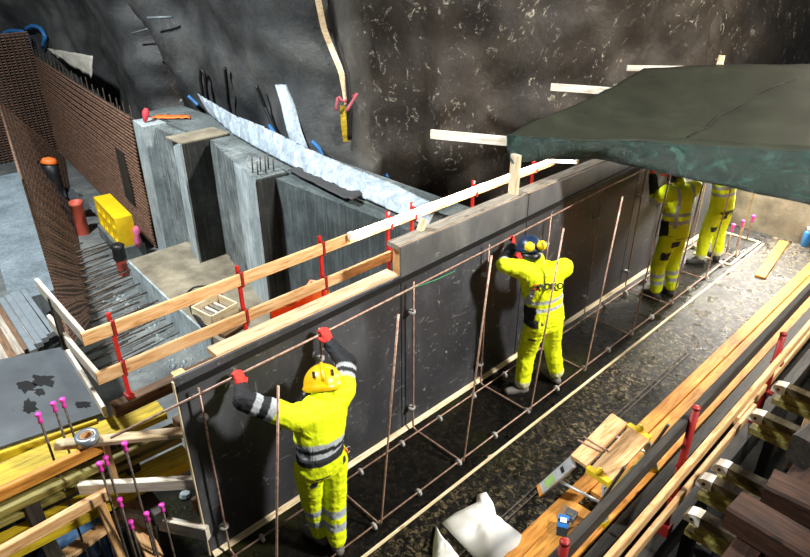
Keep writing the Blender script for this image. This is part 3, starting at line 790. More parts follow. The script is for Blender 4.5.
    # --- boots
    for s_ in 'LR':
        an = J['an' + s_]; td = Vector(look.get('toe' + s_, (0, 1, 0))).normalized(); bb = MB()
        heel = Vector((an.x, an.y, .045)) - td * .035; toe = Vector((an.x, an.y, .042)) + td * .15
        capsule(bb, Vector((an.x, an.y, .05)), an + Vector((0, 0, .06)), .052, .054)
        capsule(bb, heel, toe, .043, .040); capsule(bb, lerp(heel, toe, .35) + Vector((0, 0, .02)), lerp(heel, toe, .8) + Vector((0, 0, .0)), .05, .046)
        bo = remesh('boot', bb, .010, look.get('boot', 'boot_dark'), body, None, 3)
        n_ = 18; sd = Vector((td.y, -td.x, 0)); ctr = lerp(heel, toe, .5)
        pl = [Vector((ctr.x, ctr.y, .001)) + td * (.138 * math.cos(2 * math.pi * k / n_)) + sd * (.05 * math.sin(2 * math.pi * k / n_)) for k in range(n_)]
        obj('sole', MB().prism(pl, (0, 0, .022)), 'black_rubber', bo)
    # --- gloves
    for s_, ts in (('L', 1), ('R', -1)):
        glove(body, J['wr' + s_], J['hd' + s_], look.get('curl' + s_, (0, 1, .1)), side, ts)
    # --- helmet
    hc = hd + hu * .035; HM0 = HM; HM = HM * look.get('hscale', 1.06)
    mb = MB(); rr = []; N = 22
    for i in range(9):
        th = math.pi / 2 * i / 8
        rr.append([hc + HM @ Vector((.108 * math.cos(th) * math.cos(2 * math.pi * k / N), .128 * math.cos(th) * math.sin(2 * math.pi * k / N), .112 * math.sin(th) + .001)) for k in range(N)])
    lip = [hc + HM @ Vector((.118 * math.cos(2 * math.pi * k / N), (.140 + (look.get('peak', .05) if math.sin(2 * math.pi * k / N) > .3 else 0)) * math.sin(2 * math.pi * k / N), -.012)) for k in range(N)]
    low = [hc + HM @ Vector((.108 * math.cos(2 * math.pi * k / N), .128 * math.sin(2 * math.pi * k / N), -.03)) for k in range(N)]
    allr = [low, lip] + rr
    fs = [(i * N + k, i * N + (k + 1) % N, (i + 1) * N + (k + 1) % N, (i + 1) * N + k) for i in range(len(allr) - 1) for k in range(N)]
    mb.add([p for r in allr for p in r], fs)
    he = obj('hard_hat', mb, look['hat'], body, True)
    if look.get('vents'):
        for s_ in (-1, 1):
            obj('vent_slot', MB().box(hc + HM @ Vector((s_ * .05, -.095, .062)), (.018, .05, .014), HM0 @ Matrix.Rotation(.75, 3, 'X')), 'black_plastic', he)
        obj('sticker', MB().lathe([(.013, 0), (.013, .003)], hc + HM @ Vector((0, -.112, .06)), HM @ Vector((0, -.85, .5)), 12), 'ink_red', he)
        obj('ridge', MB().tube([hc + HM @ Vector((0, .128 * math.cos(a), .113 * math.sin(a))) for a in [math.pi * k / 14 for k in range(1, 14)]], .013, 8), look['hat'], he, True)
    # ear muffs
    for s_ in (-1, 1):
        c0 = hc + HM @ (Vector((s_ * .098, -.02, -.055)) if not look.get('muff_back') else Vector((s_ * .056, -.135, .03)))
        ax = HM @ (Vector((s_, 0, 0)) if not look.get('muff_back') else Vector((s_ * .25, -1, .15)))
        m1 = obj('ear_muff', MB().lathe([(.020, .035), (.036, .03), (.046, .012), (.046, -.012), (.03, -.02)][::-1], c0, ax, 16), look['muff'], he, True)
        obj('muff_cushion', MB().lathe([(.038, -.03), (.04, -.012)], c0, ax, 16), 'black_plastic', m1, True)
    if look.get('muff_back'):
        obj('nape_guard', MB().lathe([(.05, -.06), (.085, -.03), (.095, .02)], hc + HM @ Vector((0, -.045, -.06)), HM @ Vector((0, -.1, 1)), 16), 'black_plastic', he, True)
    return body, dict(side=side, fwd=fwd, chest=chest, hem=hem)

ARM1 = [('u', .40, .54, GREY), ('u', .54, .70, BLK), ('u', .70, .84, GREY), ('u', .84, 1.3, BLK), ('f', -1, 2, BLK)]
w1 = dict(anL=(1.95, 3.0, .1), anR=(1.99, 2.84, .1), knL=(1.90, 3.0, .51), knR=(2.045, 2.90, .49), hipL=(1.855, 2.93, .91), hipR=(2.065, 2.91, .90), pel=(1.96, 2.92, .97),
          shL=(1.81, 2.99, 1.35), shR=(2.24, 2.98, 1.34), neck=(2.075, 3.02, 1.35), head=(2.145, 3.08, 1.36), elL=(1.565, 3.17, 1.53), elR=(2.40, 3.13, 1.44),
          wrL=(1.64, 3.325, 1.50), wrR=(2.40, 3.325, 1.51), hdL=(1.655, 3.365, 1.575), hdR=(2.40, 3.365, 1.59))
worker(w1, 'worker in yellow helmet and red gloves gripping the bar on the low panel',
       dict(bulk=1.12, legk=.93, hemk=.9, peak=.02, hscale=1.32, face=(.5, .8, -.62), hat='helmet_yellow', muff='black_plastic', vents=True, arm=ARM1, hem=.03,
            torso=[(-1, .06, BLK), (.06, .10, GREY), (.10, .135, BLK), (.135, .175, GREY)], back=None,
            leg=[('c', .16, .32, GREY), ('c', .45, .62, GREY)], patch=[(-.12, -.02, -.11, -.085, NAVY), (-.14, -.09, -.20, -.14, NAVY), (.11, .15, -.09, -.03, NAVY)], curlL=(0, 1, .3), curlR=(0, 1, .3), toeL=(-.2, 1, 0), toeR=(.3, .9, 0), boot='boot_grey'))
ARM2 = [('u', .80, 1.3, YEL), ('f', -1, .12, GREY), ('f', .12, 2, NAVY)]
w2 = dict(anL=(4.60, 3.04, .1), anR=(5.0, 2.90, .1), knL=(4.64, 3.05, .50), knR=(4.93, 2.95, .49), hipL=(4.58, 2.94, .91), hipR=(4.79, 2.90, .90), pel=(4.685, 2.92, .96),
          shL=(4.44, 3.08, 1.50), shR=(4.82, 2.86, 1.46), neck=(4.62, 3.03, 1.53), head=(4.60, 3.11, 1.62), elL=(4.35, 3.21, 1.53), elR=(4.99, 3.04, 1.22),
          wrL=(4.62, 3.33, 1.57), wrR=(4.92, 3.36, 1.30), hdL=(4.69, 3.36, 1.615), hdR=(4.90, 3.42, 1.36))
b2, i2 = worker(w2, 'worker in blue helmet with yellow ear muffs, letters on the jacket back',
       dict(bulk=1.12, face=(.5, .85, -.3), hat='helmet_blue', muff='yellow_plastic', muff_back=True, arm=ARM2, vleft=(-.262, -.222), flank=.165, hem=.06,
            torso=[(-1, .03, YEL), (.185, .222, GREY), (.27, .307, GREY)], back=None, belt=srgb('#3a3f22'),
            leg=[('c', .82, 2, CREAM)], patch=[(-.22, -.12, -.05, .10, BLK), (-.1, .0, -.02, .03, NAVY), (-.16, -.10, -.22, -.19, NAVY)], curlL=(0.3, .8, .3), curlR=(0, 1, 0), toeL=(-.75, .5, 0), toeR=(.2, 1, 0), boot='boot_grey'))
ARM3 = [('u', .78, 1.3, GREY), ('f', -1, .18, YEL), ('f', .18, 2, NAVY)]
w3 = dict(anL=(7.45, 2.98, .1), anR=(7.67, 2.88, .1), knL=(7.37, 2.98, .49), knR=(7.59, 2.90, .49), hipL=(7.38, 2.93, .89), hipR=(7.59, 2.90, .89), pel=(7.485, 2.91, .94),
          shL=(7.30, 3.03, 1.50), shR=(7.69, 2.86, 1.50), neck=(7.5, 2.98, 1.55), head=(7.52, 3.06, 1.65), elL=(7.30, 3.15, 1.38), elR=(7.82, 3.15, 1.38),
          wrL=(7.40, 3.33, 1.61), wrR=(7.80, 3.33, 1.61), hdL=(7.42, 3.365, 1.70), hdR=(7.80, 3.365, 1.70))
w3 = {k: (Vector(v) + (Vector((0, .05, 0)) if k[:2] not in ('wr', 'hd') or k == 'head' else Vector())) for k, v in w3.items()}
worker(w3, 'third worker, head hidden under the canopy, one red glove on the formwork',
       dict(bulk=1.1, hat='helmet_red', muff='black_plastic', arm=ARM3, vstripe=.11, hem=.04, torso=[(-1, .02, srgb('#5a6030')), (.20, .245, GREY), (.30, .345, GREY)], back=None, belt=NAVY,
            leg=[('c', .18, .34, GREY), ('c', .46, .62, GREY)], patch=[(-.13, -.01, -.13, -.05, NAVY), (-.20, -.10, -.31, -.20, NAVY)], flank=.165, toeL=(0, 1, 0), toeR=(.1, 1, 0)))
w4 = dict(anL=(8.84, 3.06, .1), anR=(9.12, 2.94, .1), knL=(8.76, 3.03, .50), knR=(9.0, 2.95, .50), hipL=(8.66, 2.93, .90), hipR=(8.87, 2.90, .90), pel=(8.765, 2.91, .95),
          shL=(8.56, 2.98, 1.50), shR=(8.98, 2.94, 1.50), neck=(8.78, 3.0, 1.55), head=(8.79, 3.09, 1.65), elL=(8.52, 3.16, 1.37), elR=(9.06, 3.16, 1.37),
          wrL=(8.60, 3.33, 1.61), wrR=(9.0, 3.33, 1.61), hdL=(8.62, 3.365, 1.70), hdR=(9.0, 3.365, 1.70))
worker(w4, 'farthest worker, beside the end wall, upper body hidden by the canopy',
       dict(bulk=1.1, hat='helmet_yellow', muff='black_plastic', arm=ARM3, hem=.06, torso=[(-1, .04, srgb('#4a5030')), (.24, .285, GREY), (.34, .385, GREY)], back=None, belt=NAVY,
            leg=[('c', .8, 2, CREAM)], patch=[(.02, .14, -.12, -.06, NAVY), (-.10, -.04, -.14, -.03, NAVY), (-.16, -.02, -.36, -.27, NAVY)], toeL=(-.6, .6, 0), toeR=(.5, .7, 0)))
# lettering on the back of the second worker
def text_on(parent, txt, centre, xdir, ndir, size, mat):
    cu = bpy.data.curves.new('t', 'FONT'); cu.body = txt; cu.size = size; cu.align_x = 'CENTER'; cu.align_y = 'CENTER'; cu.extrude = .004; cu.offset = .0015
    to = bpy.data.objects.new('t', cu); COL.objects.link(to); dg = bpy.context.evaluated_depsgraph_get(); dg.update()
    me = bpy.data.meshes.new_from_object(to.evaluated_get(dg)); bpy.data.objects.remove(to); me.name = 'lettering'
    x = Vector(xdir).normalized(); n_ = Vector(ndir).normalized(); y = n_.cross(x).normalized(); n_ = x.cross(y)
    M = Matrix((x, y, n_)).transposed().to_4x4(); M.translation = Vector(centre) - org(parent)
    me.transform(M); me.materials.clear(); me.materials.append(MATS[mat])
    o = bpy.data.objects.new('lettering', me); COL.objects.link(o); o.parent = parent; return o
jk2 = [c for c in b2.children if c.name.startswith('jacket')][0]
sd, fw = i2['side'], i2['fwd']
dn = jk2.data
def on_back(lat, z):
    bv = BVHTree.FromPolygons([v.co + org(b2) for v in dn.vertices], [tuple(p.vertices) for p in dn.polygons])
    c = i2['chest'] + sd * lat; o_ = Vector((c.x, c.y, z)) - fw * .6
    h = bv.ray_cast(o_, fw); return (h[0] if h[0] else Vector((c.x, c.y, z)) - fw * .13), (h[1] if h[0] else -fw)
pz = i2['chest'].z - .02
pc, nc = on_back(.03, pz); tx = text_on(b2, 'ROKO', pc - fw * .008, sd + Vector((0, 0, 0)), -fw + Vector((0, 0, .1)), .088, 'ink_dark')
pl_, _ = on_back(-.105, pz)
for k, mt in enumerate(('ink_red', 'ink_dark', 'ink_red')):
    obj('emblem', MB().box(pl_ - fw * .004 + Vector((0, 0, .022 - .02 * k)), (.05, .01, .013), Matrix((sd, fw, Vector((0, 0, 1)))).transposed()), mt, b2)
# carabiner and keys on worker one
bar('key_ring', [Vector((2.155, 2.86, .92)) + Vector((.03 * math.cos(a), 0, .03 * math.sin(a))) for a in [k * .7 for k in range(9)]], .005, 'steel_grey', bpy.data.objects['person'])
bar('strap', [(2.11, 2.83, .985), (2.135, 2.84, .95), (2.14, 2.845, .90)], .010, 'orange_tarp', bpy.data.objects['person'])

# ================================================================ DECK ITEMS
# edge planks
PL = [(1.86, 2.4, 10.0, 'pine_orange', 'wide orange plank at the deck edge next to the black membrane'), (1.72, 3.9, 9.6, 'pine_orange', 'middle orange plank of the deck edge walkway'), (1.56, 3.2, 9.2, 'pine_orange', 'orange plank of the deck edge walkway nearest the guard rail')]
for y, x0, x1, mt, lab in PL:
    tag(beam('deck_plank', (x0, y, .026), (x1, y + .01, .026), .13, .045, mt), lab, 'plank')
tag(beam('deck_plank', (2.3, 1.62, .026), (3.7, 1.66, .026), .30, .05, 'pine_orange'), 'broad short plank under the blue box', 'plank')
p = [G(760, 277, .02), G(784, 242, .02)]; tag(beam('loose_plank', p[0], p[1], .13, .03, 'pine_orange'), 'short loose orange plank lying near the end wall', 'plank')
# small chips
tag(beam('wood_chip', G(488, 457, .01), G(496, 454, .01), .02, .015, 'pine_pale'), 'small pale wooden chip on the black membrane', 'wood chip')
# white cloths
def cloth(name, outline, h, label, seed):
    pts = [G(x, y, .012) for x, y in outline]; c = sum(pts, Vector()) / len(pts); R_ = 12; n_ = 48; ring = resample(pts + [pts[0]], n_ + 1)[:-1]; vs = [c + Vector((0, 0, h))]; fs = []
    for i in range(1, R_ + 1):
        for k in range(n_):
            t = i / R_; p = lerp(c, ring[k], t); z = h * (1 - t ** 2.5) + (.035 * abs(fbm((p.x * 6 + seed, p.y * 6, 0), 3)) + .03 * abs(fbm((p.x * 2.5 + p.y * 4, seed, p.y * 3), 2))) * (1 - t ** 6) + .004
            vs.append(Vector((p.x, p.y, .012 + z)))
    for k in range(n_): fs.append((0, 1 + k, 1 + (k + 1) % n_))
    for i in range(R_ - 1):
        for k in range(n_): fs.append((1 + i * n_ + k, 1 + (i + 1) * n_ + k, 1 + (i + 1) * n_ + (k + 1) % n_, 1 + i * n_ + (k + 1) % n_))
    b0 = len(vs)
    vs += [Vector((p.x, p.y, .002)) for p in ring]
    for k in range(n_): fs.append((1 + (R_ - 1) * n_ + k, b0 + k, b0 + (k + 1) % n_, 1 + (R_ - 1) * n_ + (k + 1) % n_))
    fs.append(tuple(b0 + n_ - 1 - k for k in range(n_)))
    return tag(obj(name, MB().add(vs, fs), 'white_cloth', None, True), label, 'cloth')
cloth('white_sack', [(442, 523), (455, 513), (476, 504), (477, 495), (486, 492), (494, 505), (497, 519), (510, 528), (528, 541), (516, 557), (490, 575), (475, 558)], .10, 'large crumpled white sheet lying on the black membrane', 2.)
cloth('white_sack', [(436, 527), (443, 538), (452, 548), (462, 562), (448, 585), (432, 570), (433, 545)], .06, 'small crumpled white cloth at the bottom edge beside the larger sheet', 9.)
# step platform
st = thing('step_platform', 'folding aluminium step platform with a wooden top and yellow ends', 'step stool', (4.0, 1.74, 0))
c4 = [G(571, 455, .52), G(612, 413, .52), G(650, 438, .52), G(610, 482, .52)]
for lo, hi in ((0, .42), (.50, 1)):
    a0, a1 = lerp(c4[0], c4[3], lo), lerp(c4[1], c4[2], lo); b0, b1 = lerp(c4[0], c4[3], hi), lerp(c4[1], c4[2], hi)
    pr = [a0, b0, b1, a1]; obj('top_board', MB().hexa([q - Vector((0, 0, .03)) for q in pr], pr), 'pine', st)
for a, b in ((lerp(c4[0], c4[3], .45), c4[3]), (lerp(c4[1], c4[2], .45), c4[2])):
    beam('end_bracket', a + Vector((0, 0, -.02)), b + Vector((0, 0, -.02)), .05, .06, 'yellow_plastic', st)
    obj('knob', MB().lathe([(.03, 0), (.035, .02), (.02, .05)], lerp(a, b, .5) + Vector((0, 0, .01)), (0, 0, 1), 12), 'yellow_plastic', st, True)
fA, fB = G(540, 491, .02), G(615, 428, .02); fB = Vector((4.55, 2.12, .02))
tA, tB = lerp(c4[0], c4[3], .08) - Vector((0, 0, .05)), lerp(c4[1], c4[2], .08) - Vector((0, 0, .05))
for f_, t0 in ((fA, tA), (fB, tB)):
    l_ = beam('leg', f_, t0, .10, .03, 'aluminium', st, up=(0, -.4, 1)); 
    beam('foot', f_ - (t0 - f_).normalized() * .005, f_ + (t0 - f_).normalized() * .04, .105, .036, 'pine_orange', st, up=(0, -.4, 1))
s0, s1 = lerp(fA, tA, .18), lerp(fA, tA, .45); off = Vector((-.01, .0, .02))
beam('green_sticker', s0 + off, s1 + off, .07, .006, 'green_paint', st, up=(0, -.4, 1))
s0, s1 = lerp(fA, tA, .66), lerp(fA, tA, .74); beam('grey_sticker', s0 + off, s1 + off, .05, .008, 'black_plastic', st, up=(0, -.4, 1))
gA, gB = Vector((3.66, 1.51, .052)), Vector((4.50, 1.51, .052))
for f_, t0 in ((gA, lerp(c4[0], c4[3], .92)), (gB, lerp(c4[1], c4[2], .92))):
    beam('leg', f_, t0 - Vector((0, 0, .05)), .07, .03, 'aluminium', st, up=(0, .4, 1)); beam('foot', f_, f_ + (t0 - f_).normalized() * .05, .075, .04, 'yellow_plastic', st, up=(0, .4, 1))
bar('stay', [lerp(fA, tA, .45), lerp(gA, c4[3], .45)], .012, 'aluminium', st); bar('stay', [lerp(fB, tB, .45), lerp(gB, c4[2], .45)], .012, 'aluminium', st)
beam('step_board', lerp(gA, c4[3], .5), lerp(gB, c4[2], .5), .12, .02, 'beam_yellow_dirty', st)
for a, b, lab in (((578, 440), (602, 452), 'short steel rod on the step platform, nearer its edge'), ((584, 437), (608, 451), 'short steel rod on the step platform, nearer its middle')):
    tag(bar('steel_rod', [G(*a, .53), G(*b, .53)], .008, 'rebar_copper'), lab, 'rod')
# blue box and card
bx = G(562, 530, .05); t = thing('blue_box', 'small blue tool box lying on the broad plank', 'box', bx)
M = Matrix.Rotation(.5, 3, 'Z')
obj('box_body', MB().box(bx + Vector((0, 0, .05)), (.13, .085, .10), M), 'blue_plastic', t)
obj('box_lid', MB().box(bx + Vector((0, 0, .108)), (.05, .05, .012), M), 'white_paint', t)
obj('strap', MB().box(bx + Vector((0, 0, .055)), (.02, .089, .104), M), 'black_plastic', t)
by = bx + Vector((.14, .02, 0)); RZ = Matrix.Rotation(.2, 3, 'Z')
tag(obj('grey_box', MB().box(by + Vector((0, 0, .032)), (.10, .09, .06), RZ).box(by + Vector((0, 0, .066)), (.06, .05, .01), RZ), 'steel_grey'), 'small grey box behind the blue tool box', 'box')
pc_ = G(566, 512, .06); tag(obj('card_piece', MB().box(pc_, (.14, .10, .006), Matrix.Rotation(.3, 3, 'Z') @ Matrix.Rotation(.1, 3, 'X')).box(pc_ + Vector((-.06, -.07, 0)), (.07, .05, .006), Matrix.Rotation(.9, 3, 'Z')), 'card'), 'torn piece of brown cardboard beside the blue box', 'cardboard')
# frame with pink capped bars near the end wall
cap_i = 0
def capped(base, top, label, r=.008, group='bars with pink caps', mat='rebar_dark', cs=1.):
    t = thing('capped_rebar', label, 'rebar', base, group); base, top = Vector(base), Vector(top); d = (top - base).normalized()
    obj('bar_rod', MB().tube([base, lerp(base, top, .5), top], r, 8), mat, t, True)
    obj('safety_cap', MB().lathe([(.016 * cs, -.04 * cs), (.011 * cs, -.02 * cs), (.011 * cs, 0), (.019 * cs, .015 * cs), (.019 * cs, .026 * cs), (.008 * cs, .03 * cs)], top, d, 12), 'cap_pink', t, True)
    return t
for (px, py, bx_, by_), lab in zip([(733, 227, 9.25, 2.92), (743, 223, 9.6, 2.9), (753, 218, 10.0, 2.9)], ['pink-capped bar nearest the farthest worker', 'middle pink-capped bar by the end wall', 'pink-capped bar closest to the end wall']):
    p = WY(px, py, by_); capped((p.x - .02, by_, .02), p, lab, .009, 'pink-capped bars by the end wall', 'rebar_copper', 1.6)
fr = thing('lath_frame', 'flat frame of thin pale laths on the deck by the end wall', 'frame', (9.7, 2.9, .01))
q = [Vector((9.1, 3.25, .012)), Vector((10.2, 3.25, .012)), Vector((10.2, 2.72, .012)), Vector((9.1, 2.72, .012))]
for k in range(4): beam('lath', q[k], q[(k + 1) % 4], .03, .02, 'pine_pale', fr)
# can at the end wall
t = thing('spray_can', 'blue spray can standing at the foot of the end wall', 'can', G(804, 246, 0.0)); c = G(804, 246, 0.0)
obj('can_body', MB().lathe([(.05, 0), (.052, .01), (.052, .22), (.035, .25)], c, (0, 0, 1), 16), 'blue_strap', t, True); obj('can_cap', MB().lathe([(.03, .25), (.03, .31), (.022, .32)], c, (0, 0, 1), 16), 'white_paint', t, True)

# ================================================================ NEAR GUARD RAIL (right)
YN = 1.05
tag(beam('near_rail', (1.95, 1.09, 1.36), (7.2, 1.16, 1.36), .05, .11, 'timber_dark'), 'dark weathered top rail in the right foreground', 'rail')
tag(beam('near_rail', (2.1, .99, 1.07), (7.2, 1.05, 1.07), .04, .09, 'pine'), 'pale middle rail in the right foreground', 'rail')
tag(beam('near_rail', (2.2, 1.0, .76), (5.0, 1.03, .76), .035, .08, 'pine'), 'pale lower rail in the right foreground, nearer piece', 'rail')
tag(beam('near_rail', (4.75, 1.07, .74), (8.2, 1.12, .74), .035, .08, 'pine'), 'pale lower rail in the right foreground, farther piece', 'rail')
for k, (x, lab) in enumerate(((2.15, 'red tubular post at the bottom edge of the right foreground'), (3.66, 'red tubular post in the middle of the right foreground rail'), (5.40, 'red tubular post farther along the right foreground rail'))):
    t = thing('tube_post', lab, 'post', (x, YN - .0, .34), 'red tube posts of the near guard rail')
    hp_ = 1.50 if x < 5 else 1.28
    obj('post_tube', MB().tube([(x, YN + .02, .36), (x, YN + .02, hp_)], .026, 14), 'red_paint_dark', t, True)
    for z in (.76, 1.07): obj('clamp', MB().box((x, YN + .0, z - .06), (.07, .09, .02)), 'red_paint_dark', t)
    obj('post_cap', MB().lathe([(.028, 0), (.028, .012), (.015, .02)], (x, YN + .02, hp_), (0, 0, 1), 12), 'red_paint_dark', t, True)
    obj('base_socket', MB().box((x, YN + .02, .39), (.085, .085, .10)), 'red_paint_dark', t)
tag(beam('edge_joist', (1.6, YN + .02, .26), (8.6, YN + .02, .26), .10, .16, 'timber_dark'), 'dark joist carrying the red tube posts', 'joist')
for x in (2.4, 4.4, 6.4, 8.2): tag(beam('joist_prop', (x, YN + .02, -1.0), (x, YN + .02, .18), .1, .1, 'timber_dark', up=(0, 1, 0)), 'dark prop under the joist of the near rail', 'prop', 'props under the near joist')
for (a, b), lab in zip((((588, 520), (624, 468)), ((636, 470), (668, 425))), ('thin dark steel bar leaning against the near rail, nearer one', 'thin dark steel bar leaning against the near rail, farther one')):
    tag(bar('leaning_bar', [G(*a, .065), WY(*b, 1.17)], .011, 'rebar_dark'), lab, 'bar')
tag(beam('edge_timber', (2.0, 1.38, .06), (9.6, 1.45, .06), .10, .12, 'timber_dark'), 'dark timber lying along the outer deck edge', 'timber')
# girder beams with pale rounded ends
def hbeam(tip, L, ang, label, w=.08, h=.20):
    tip = Vector(tip); t = thing('girder_beam', label, 'beam', (tip.x, tip.y, tip.z - h), 'pale-tipped girder beams'); R = Matrix.Rotation(ang, 3, 'Z')
    def P(x, y, z): return tip + R @ Vector((x, y, z))
    def flange(z0, z1, n_, mt, y0, y1):
        poly = []
        mb = MB().hexa([P(-w / 2, y0, z0), P(w / 2, y0, z0), P(w / 2, y1, z0), P(-w / 2, y1, z0)], [P(-w / 2, y0, z1), P(w / 2, y0, z1), P(w / 2, y1, z1), P(-w / 2, y1, z1)])
        obj(n_, mb, mt, t)
    # top flange with rounded painted tip
    prof = [(-.10, 0), (-.06, -.004), (-.02, -.018), (.0, -.05), (.0, -.085), (-.10, -.085)]
    poly = [P(-w / 2 - .002, y, z + .002) for y, z in prof]; obj('painted_tip', MB().prism(poly, R @ Vector((w + .004, 0, 0))), 'white_paint', t)
    obj('bolt_hole', MB().lathe([(.012, 0), (.012, .004)], P(-w / 2 - .003, -.05, -.045), R @ Vector((-1, 0, 0)), 12), 'black_plastic', t)
    flange(-.06, 0, 'top_flange', 'girder_top', -L, -.10); flange(-h, -h + .05, 'bottom_flange', 'beam_yellow_dirty', -L, -.03)
    mb = MB().hexa([P(-.016, -L, -h + .05), P(.016, -L, -h + .05), P(.016, -.08, -h + .05), P(-.016, -.08, -h + .05)], [P(-.016, -L, -.06), P(.016, -L, -.06), P(.016, -.08, -.06), P(-.016, -.08, -.06)]); obj('web', mb, 'beam_yellow_dirty', t)
    return t
hbeam(G(752, 408, 1.0), 1.3, .0, 'pale-tipped girder beam farthest along the right foreground')
hbeam(G(700, 472, 1.0), 1.3, .05, 'pale-tipped girder beam in the middle of the right foreground')
hbeam(G(688, 506, 1.0), 1.3, .02, 'pale-tipped girder beam nearest the bottom right corner')
hbeam(G(716, 458, 1.0), 1.3, .0, 'pale-tipped girder beam half hidden behind the middle one')
hbeam(G(775, 380, 1.0), 1.3, .0, 'pale-tipped girder beam beyond the far red post')
for x in (3.0, 4.6): tag(beam('cross_bearer', (2.6, .30 - (x - 3) * .3, .745), (5.6, .32 - (x - 3) * .3, .745), .10, .09, 'timber_dark'), 'dark bearer under the girder beams' + (' near their tips' if x < 4 else ' near their far ends'), 'beam')
for x in (2.8, 5.4):
    for y in (.31, -.17): tag(beam('bearer_block', (x, y, -1.0), (x, y, .70), .12, .12, 'timber_dark', up=(0, 1, 0)), 'dark block carrying the bearers in the right foreground', 'block', 'blocks under the bearers')
for a, b, lab in (((735, 500), (830, 556), 'rough brown timber at the bottom right, nearer one'), ((770, 478), (860, 520), 'rough brown timber at the bottom right, middle one')):
    A2, B2 = G(*a, 1.45), G(*b, 1.45); d = (B2 - A2).normalized()
    tag(beam('rough_timber', A2 + Vector((0, 0, -.07)), A2 + d * 1.2 + Vector((0, 0, -.07)), .20, .16, 'timber_red', ch=.015), lab, 'timber')
for (x0, y0, x1, y1, lab) in ((2.75, .45, 4.4, .40, 'rough bearer under the brown timbers, nearer one'), (2.7, -.25, 4.4, -.3, 'rough bearer under the brown timbers, farther one')):
    tag(beam('timber_bearer', (x0, y0, 1.15), (x1, y1, 1.15), .14, .30, 'timber_red'), lab, 'timber')
tag(beam('rough_timber', G(800, 452, 1.42), G(870, 395, 1.42), .14, .2, 'timber_dark', ch=.015), 'dark rough timber at the right edge above the brown ones', 'timber')
tag(bar('white_rod', [G(686, 537, -.96), G(711, 553, -.96)], .020, 'white_paint'), 'short white rod at the bottom right', 'rod')

# ================================================================ LEFT FOREGROUND
tp = [G(-60, 372, 1.0), G(60, 347, 1.0), G(108, 411, 1.0), G(-70, 470, 1.0)]
t = thing('film_plate', 'grey film-faced plate with black paint stains at the left', 'plate', (tp[1].x, tp[1].y, .98))
obj('plate_sheet', MB().hexa([p - Vector((0, 0, .025)) for p in reversed(tp)], list(reversed(tp))), 'plate', t)
for a, b in ((tp[1], tp[0]), (tp[2], tp[3])):
    beam('plate_bearer', lerp(a, b, .08) - Vector((0, 0, .085)), lerp(a, b, .9) - Vector((0, 0, .085)), .08, .12, 'beam_yellow', t)
for k, (px, py, rx, ry) in enumerate(((27, 386, 11, 6), (43, 381, 12, 7), (30, 407, 9, 8), (83, 405, 9, 4), (40, 392, 6, 4))):
    pts = []
    for q in range(22):
        a = 2 * math.pi * q / 22; r_ = .72 + .5 * fbm((math.cos(a) * 2.2 + k * 5, math.sin(a) * 2.2, k), 3)
        pts.append(G(px + 1.25 * rx * r_ * math.cos(a), py - 1.25 * ry * r_ * math.sin(a), 1.0005))
    obj('paint_stain', MB().prism(pts, (0, 0, .0012)), plain('stain_black', '#08090a', .95, 0, .05), t)
# yellow girders: axis along X
def yb(a, b, z, w, h, mat, lab, cat='beam'):
    A2, B2 = G(*a, z), G(*b, z); return tag(beam('yellow_beam', A2 - Vector((0, 0, h / 2)), B2 - Vector((0, 0, h / 2)), w, h, mat), lab, cat, 'yellow formwork beams at the left')
yb((-70, 505), (160, 405), .95, .26, .06, 'beam_yellow', 'bright wide yellow beam, uppermost of the yellow pile by the low panel')
yb((-70, 474), (93, 412), .915, .17, .06, 'beam_yellow_mid', 'dull yellow beam lying next to the grey plate')
yb((-60, 535), (176, 425), .84, .10, .06, 'beam_yellow_dirty', 'dirty yellow beam just below the brightest one')
yb((-60, 575), (188, 452), .55, .24, .08, 'beam_yellow', 'wide yellow beam lying lower behind the tape roll timber')
yb((-60, 548), (180, 436), .70, .06, .05, 'beam_yellow_dirty', 'thin dirty yellow beam in the shade of the pile')
# supports under the yellow pile
for x in (.35, 1.05):
    tag(beam('pile_bearer', (x, 3.75, .38), (x, 5.6, .38), .10, .10, 'timber_dark'), 'dark bearer carrying the yellow beams' + (', left one' if x < .5 else ', right one'), 'beam')
    for y in (3.85, 5.4):
        tag(beam('pile_prop', (x, y, ZP), (x, y, .33), .12, .12, 'timber_dark', up=(0, 1, 0)), 'dark prop under the yellow beam pile', 'prop', 'props under the yellow pile')
        if y < 5: tag(beam('pile_spacer', (x, 4.18, .43), (x, 4.18, .80), .10, .10, 'timber_dark', up=(0, 1, 0)), 'dark spacer block inside the yellow beam pile', 'block', 'spacer blocks in the yellow pile')
        else: tag(beam('plate_prop', (x, 5.2, .43), (x, 5.2, .85), .10, .10, 'timber_dark', up=(0, 1, 0)), 'dark prop below the grey film plate', 'prop', 'props below the film plate')
# braces
def tb(name, a, ya, b, ybb, w, h, mat, lab):
    A2, B2 = WY(*a, ya), WY(*b, ybb); return tag(beam(name, A2, B2, w, h, mat), lab, 'timber')
def gz(name, a, za, b, zb, w, h, mat, lab):
    A2, B2 = G(*a, za), G(*b, zb); return tag(beam(name, A2, B2, w, h, mat), lab, 'timber')
gz('brace_timber', (56, 445), 1.18, (184, 432), 1.18, .085, .04, 'pine_weathered', 'grey-topped timber carrying the tape roll')
gz('brace_timber', (-30, 508), 1.12, (102, 446), 1.12, .05, .09, 'pine_orange', 'long orange timber running under the tape roll')
gz('brace_timber', (80, 488), .74, (197, 482), .74, .05, .10, 'pine_white', 'pale timber brace in the middle against the low panel end')
gz('brace_timber', (-30, 570), .72, (108, 493), .72, .05, .09, 'pine', 'long pine timber in the lower left corner')
gz('brace_timber', (128, 516), .28, (208, 533), .28, .05, .13, 'pine_white', 'lowest pale timber brace against the low panel end')
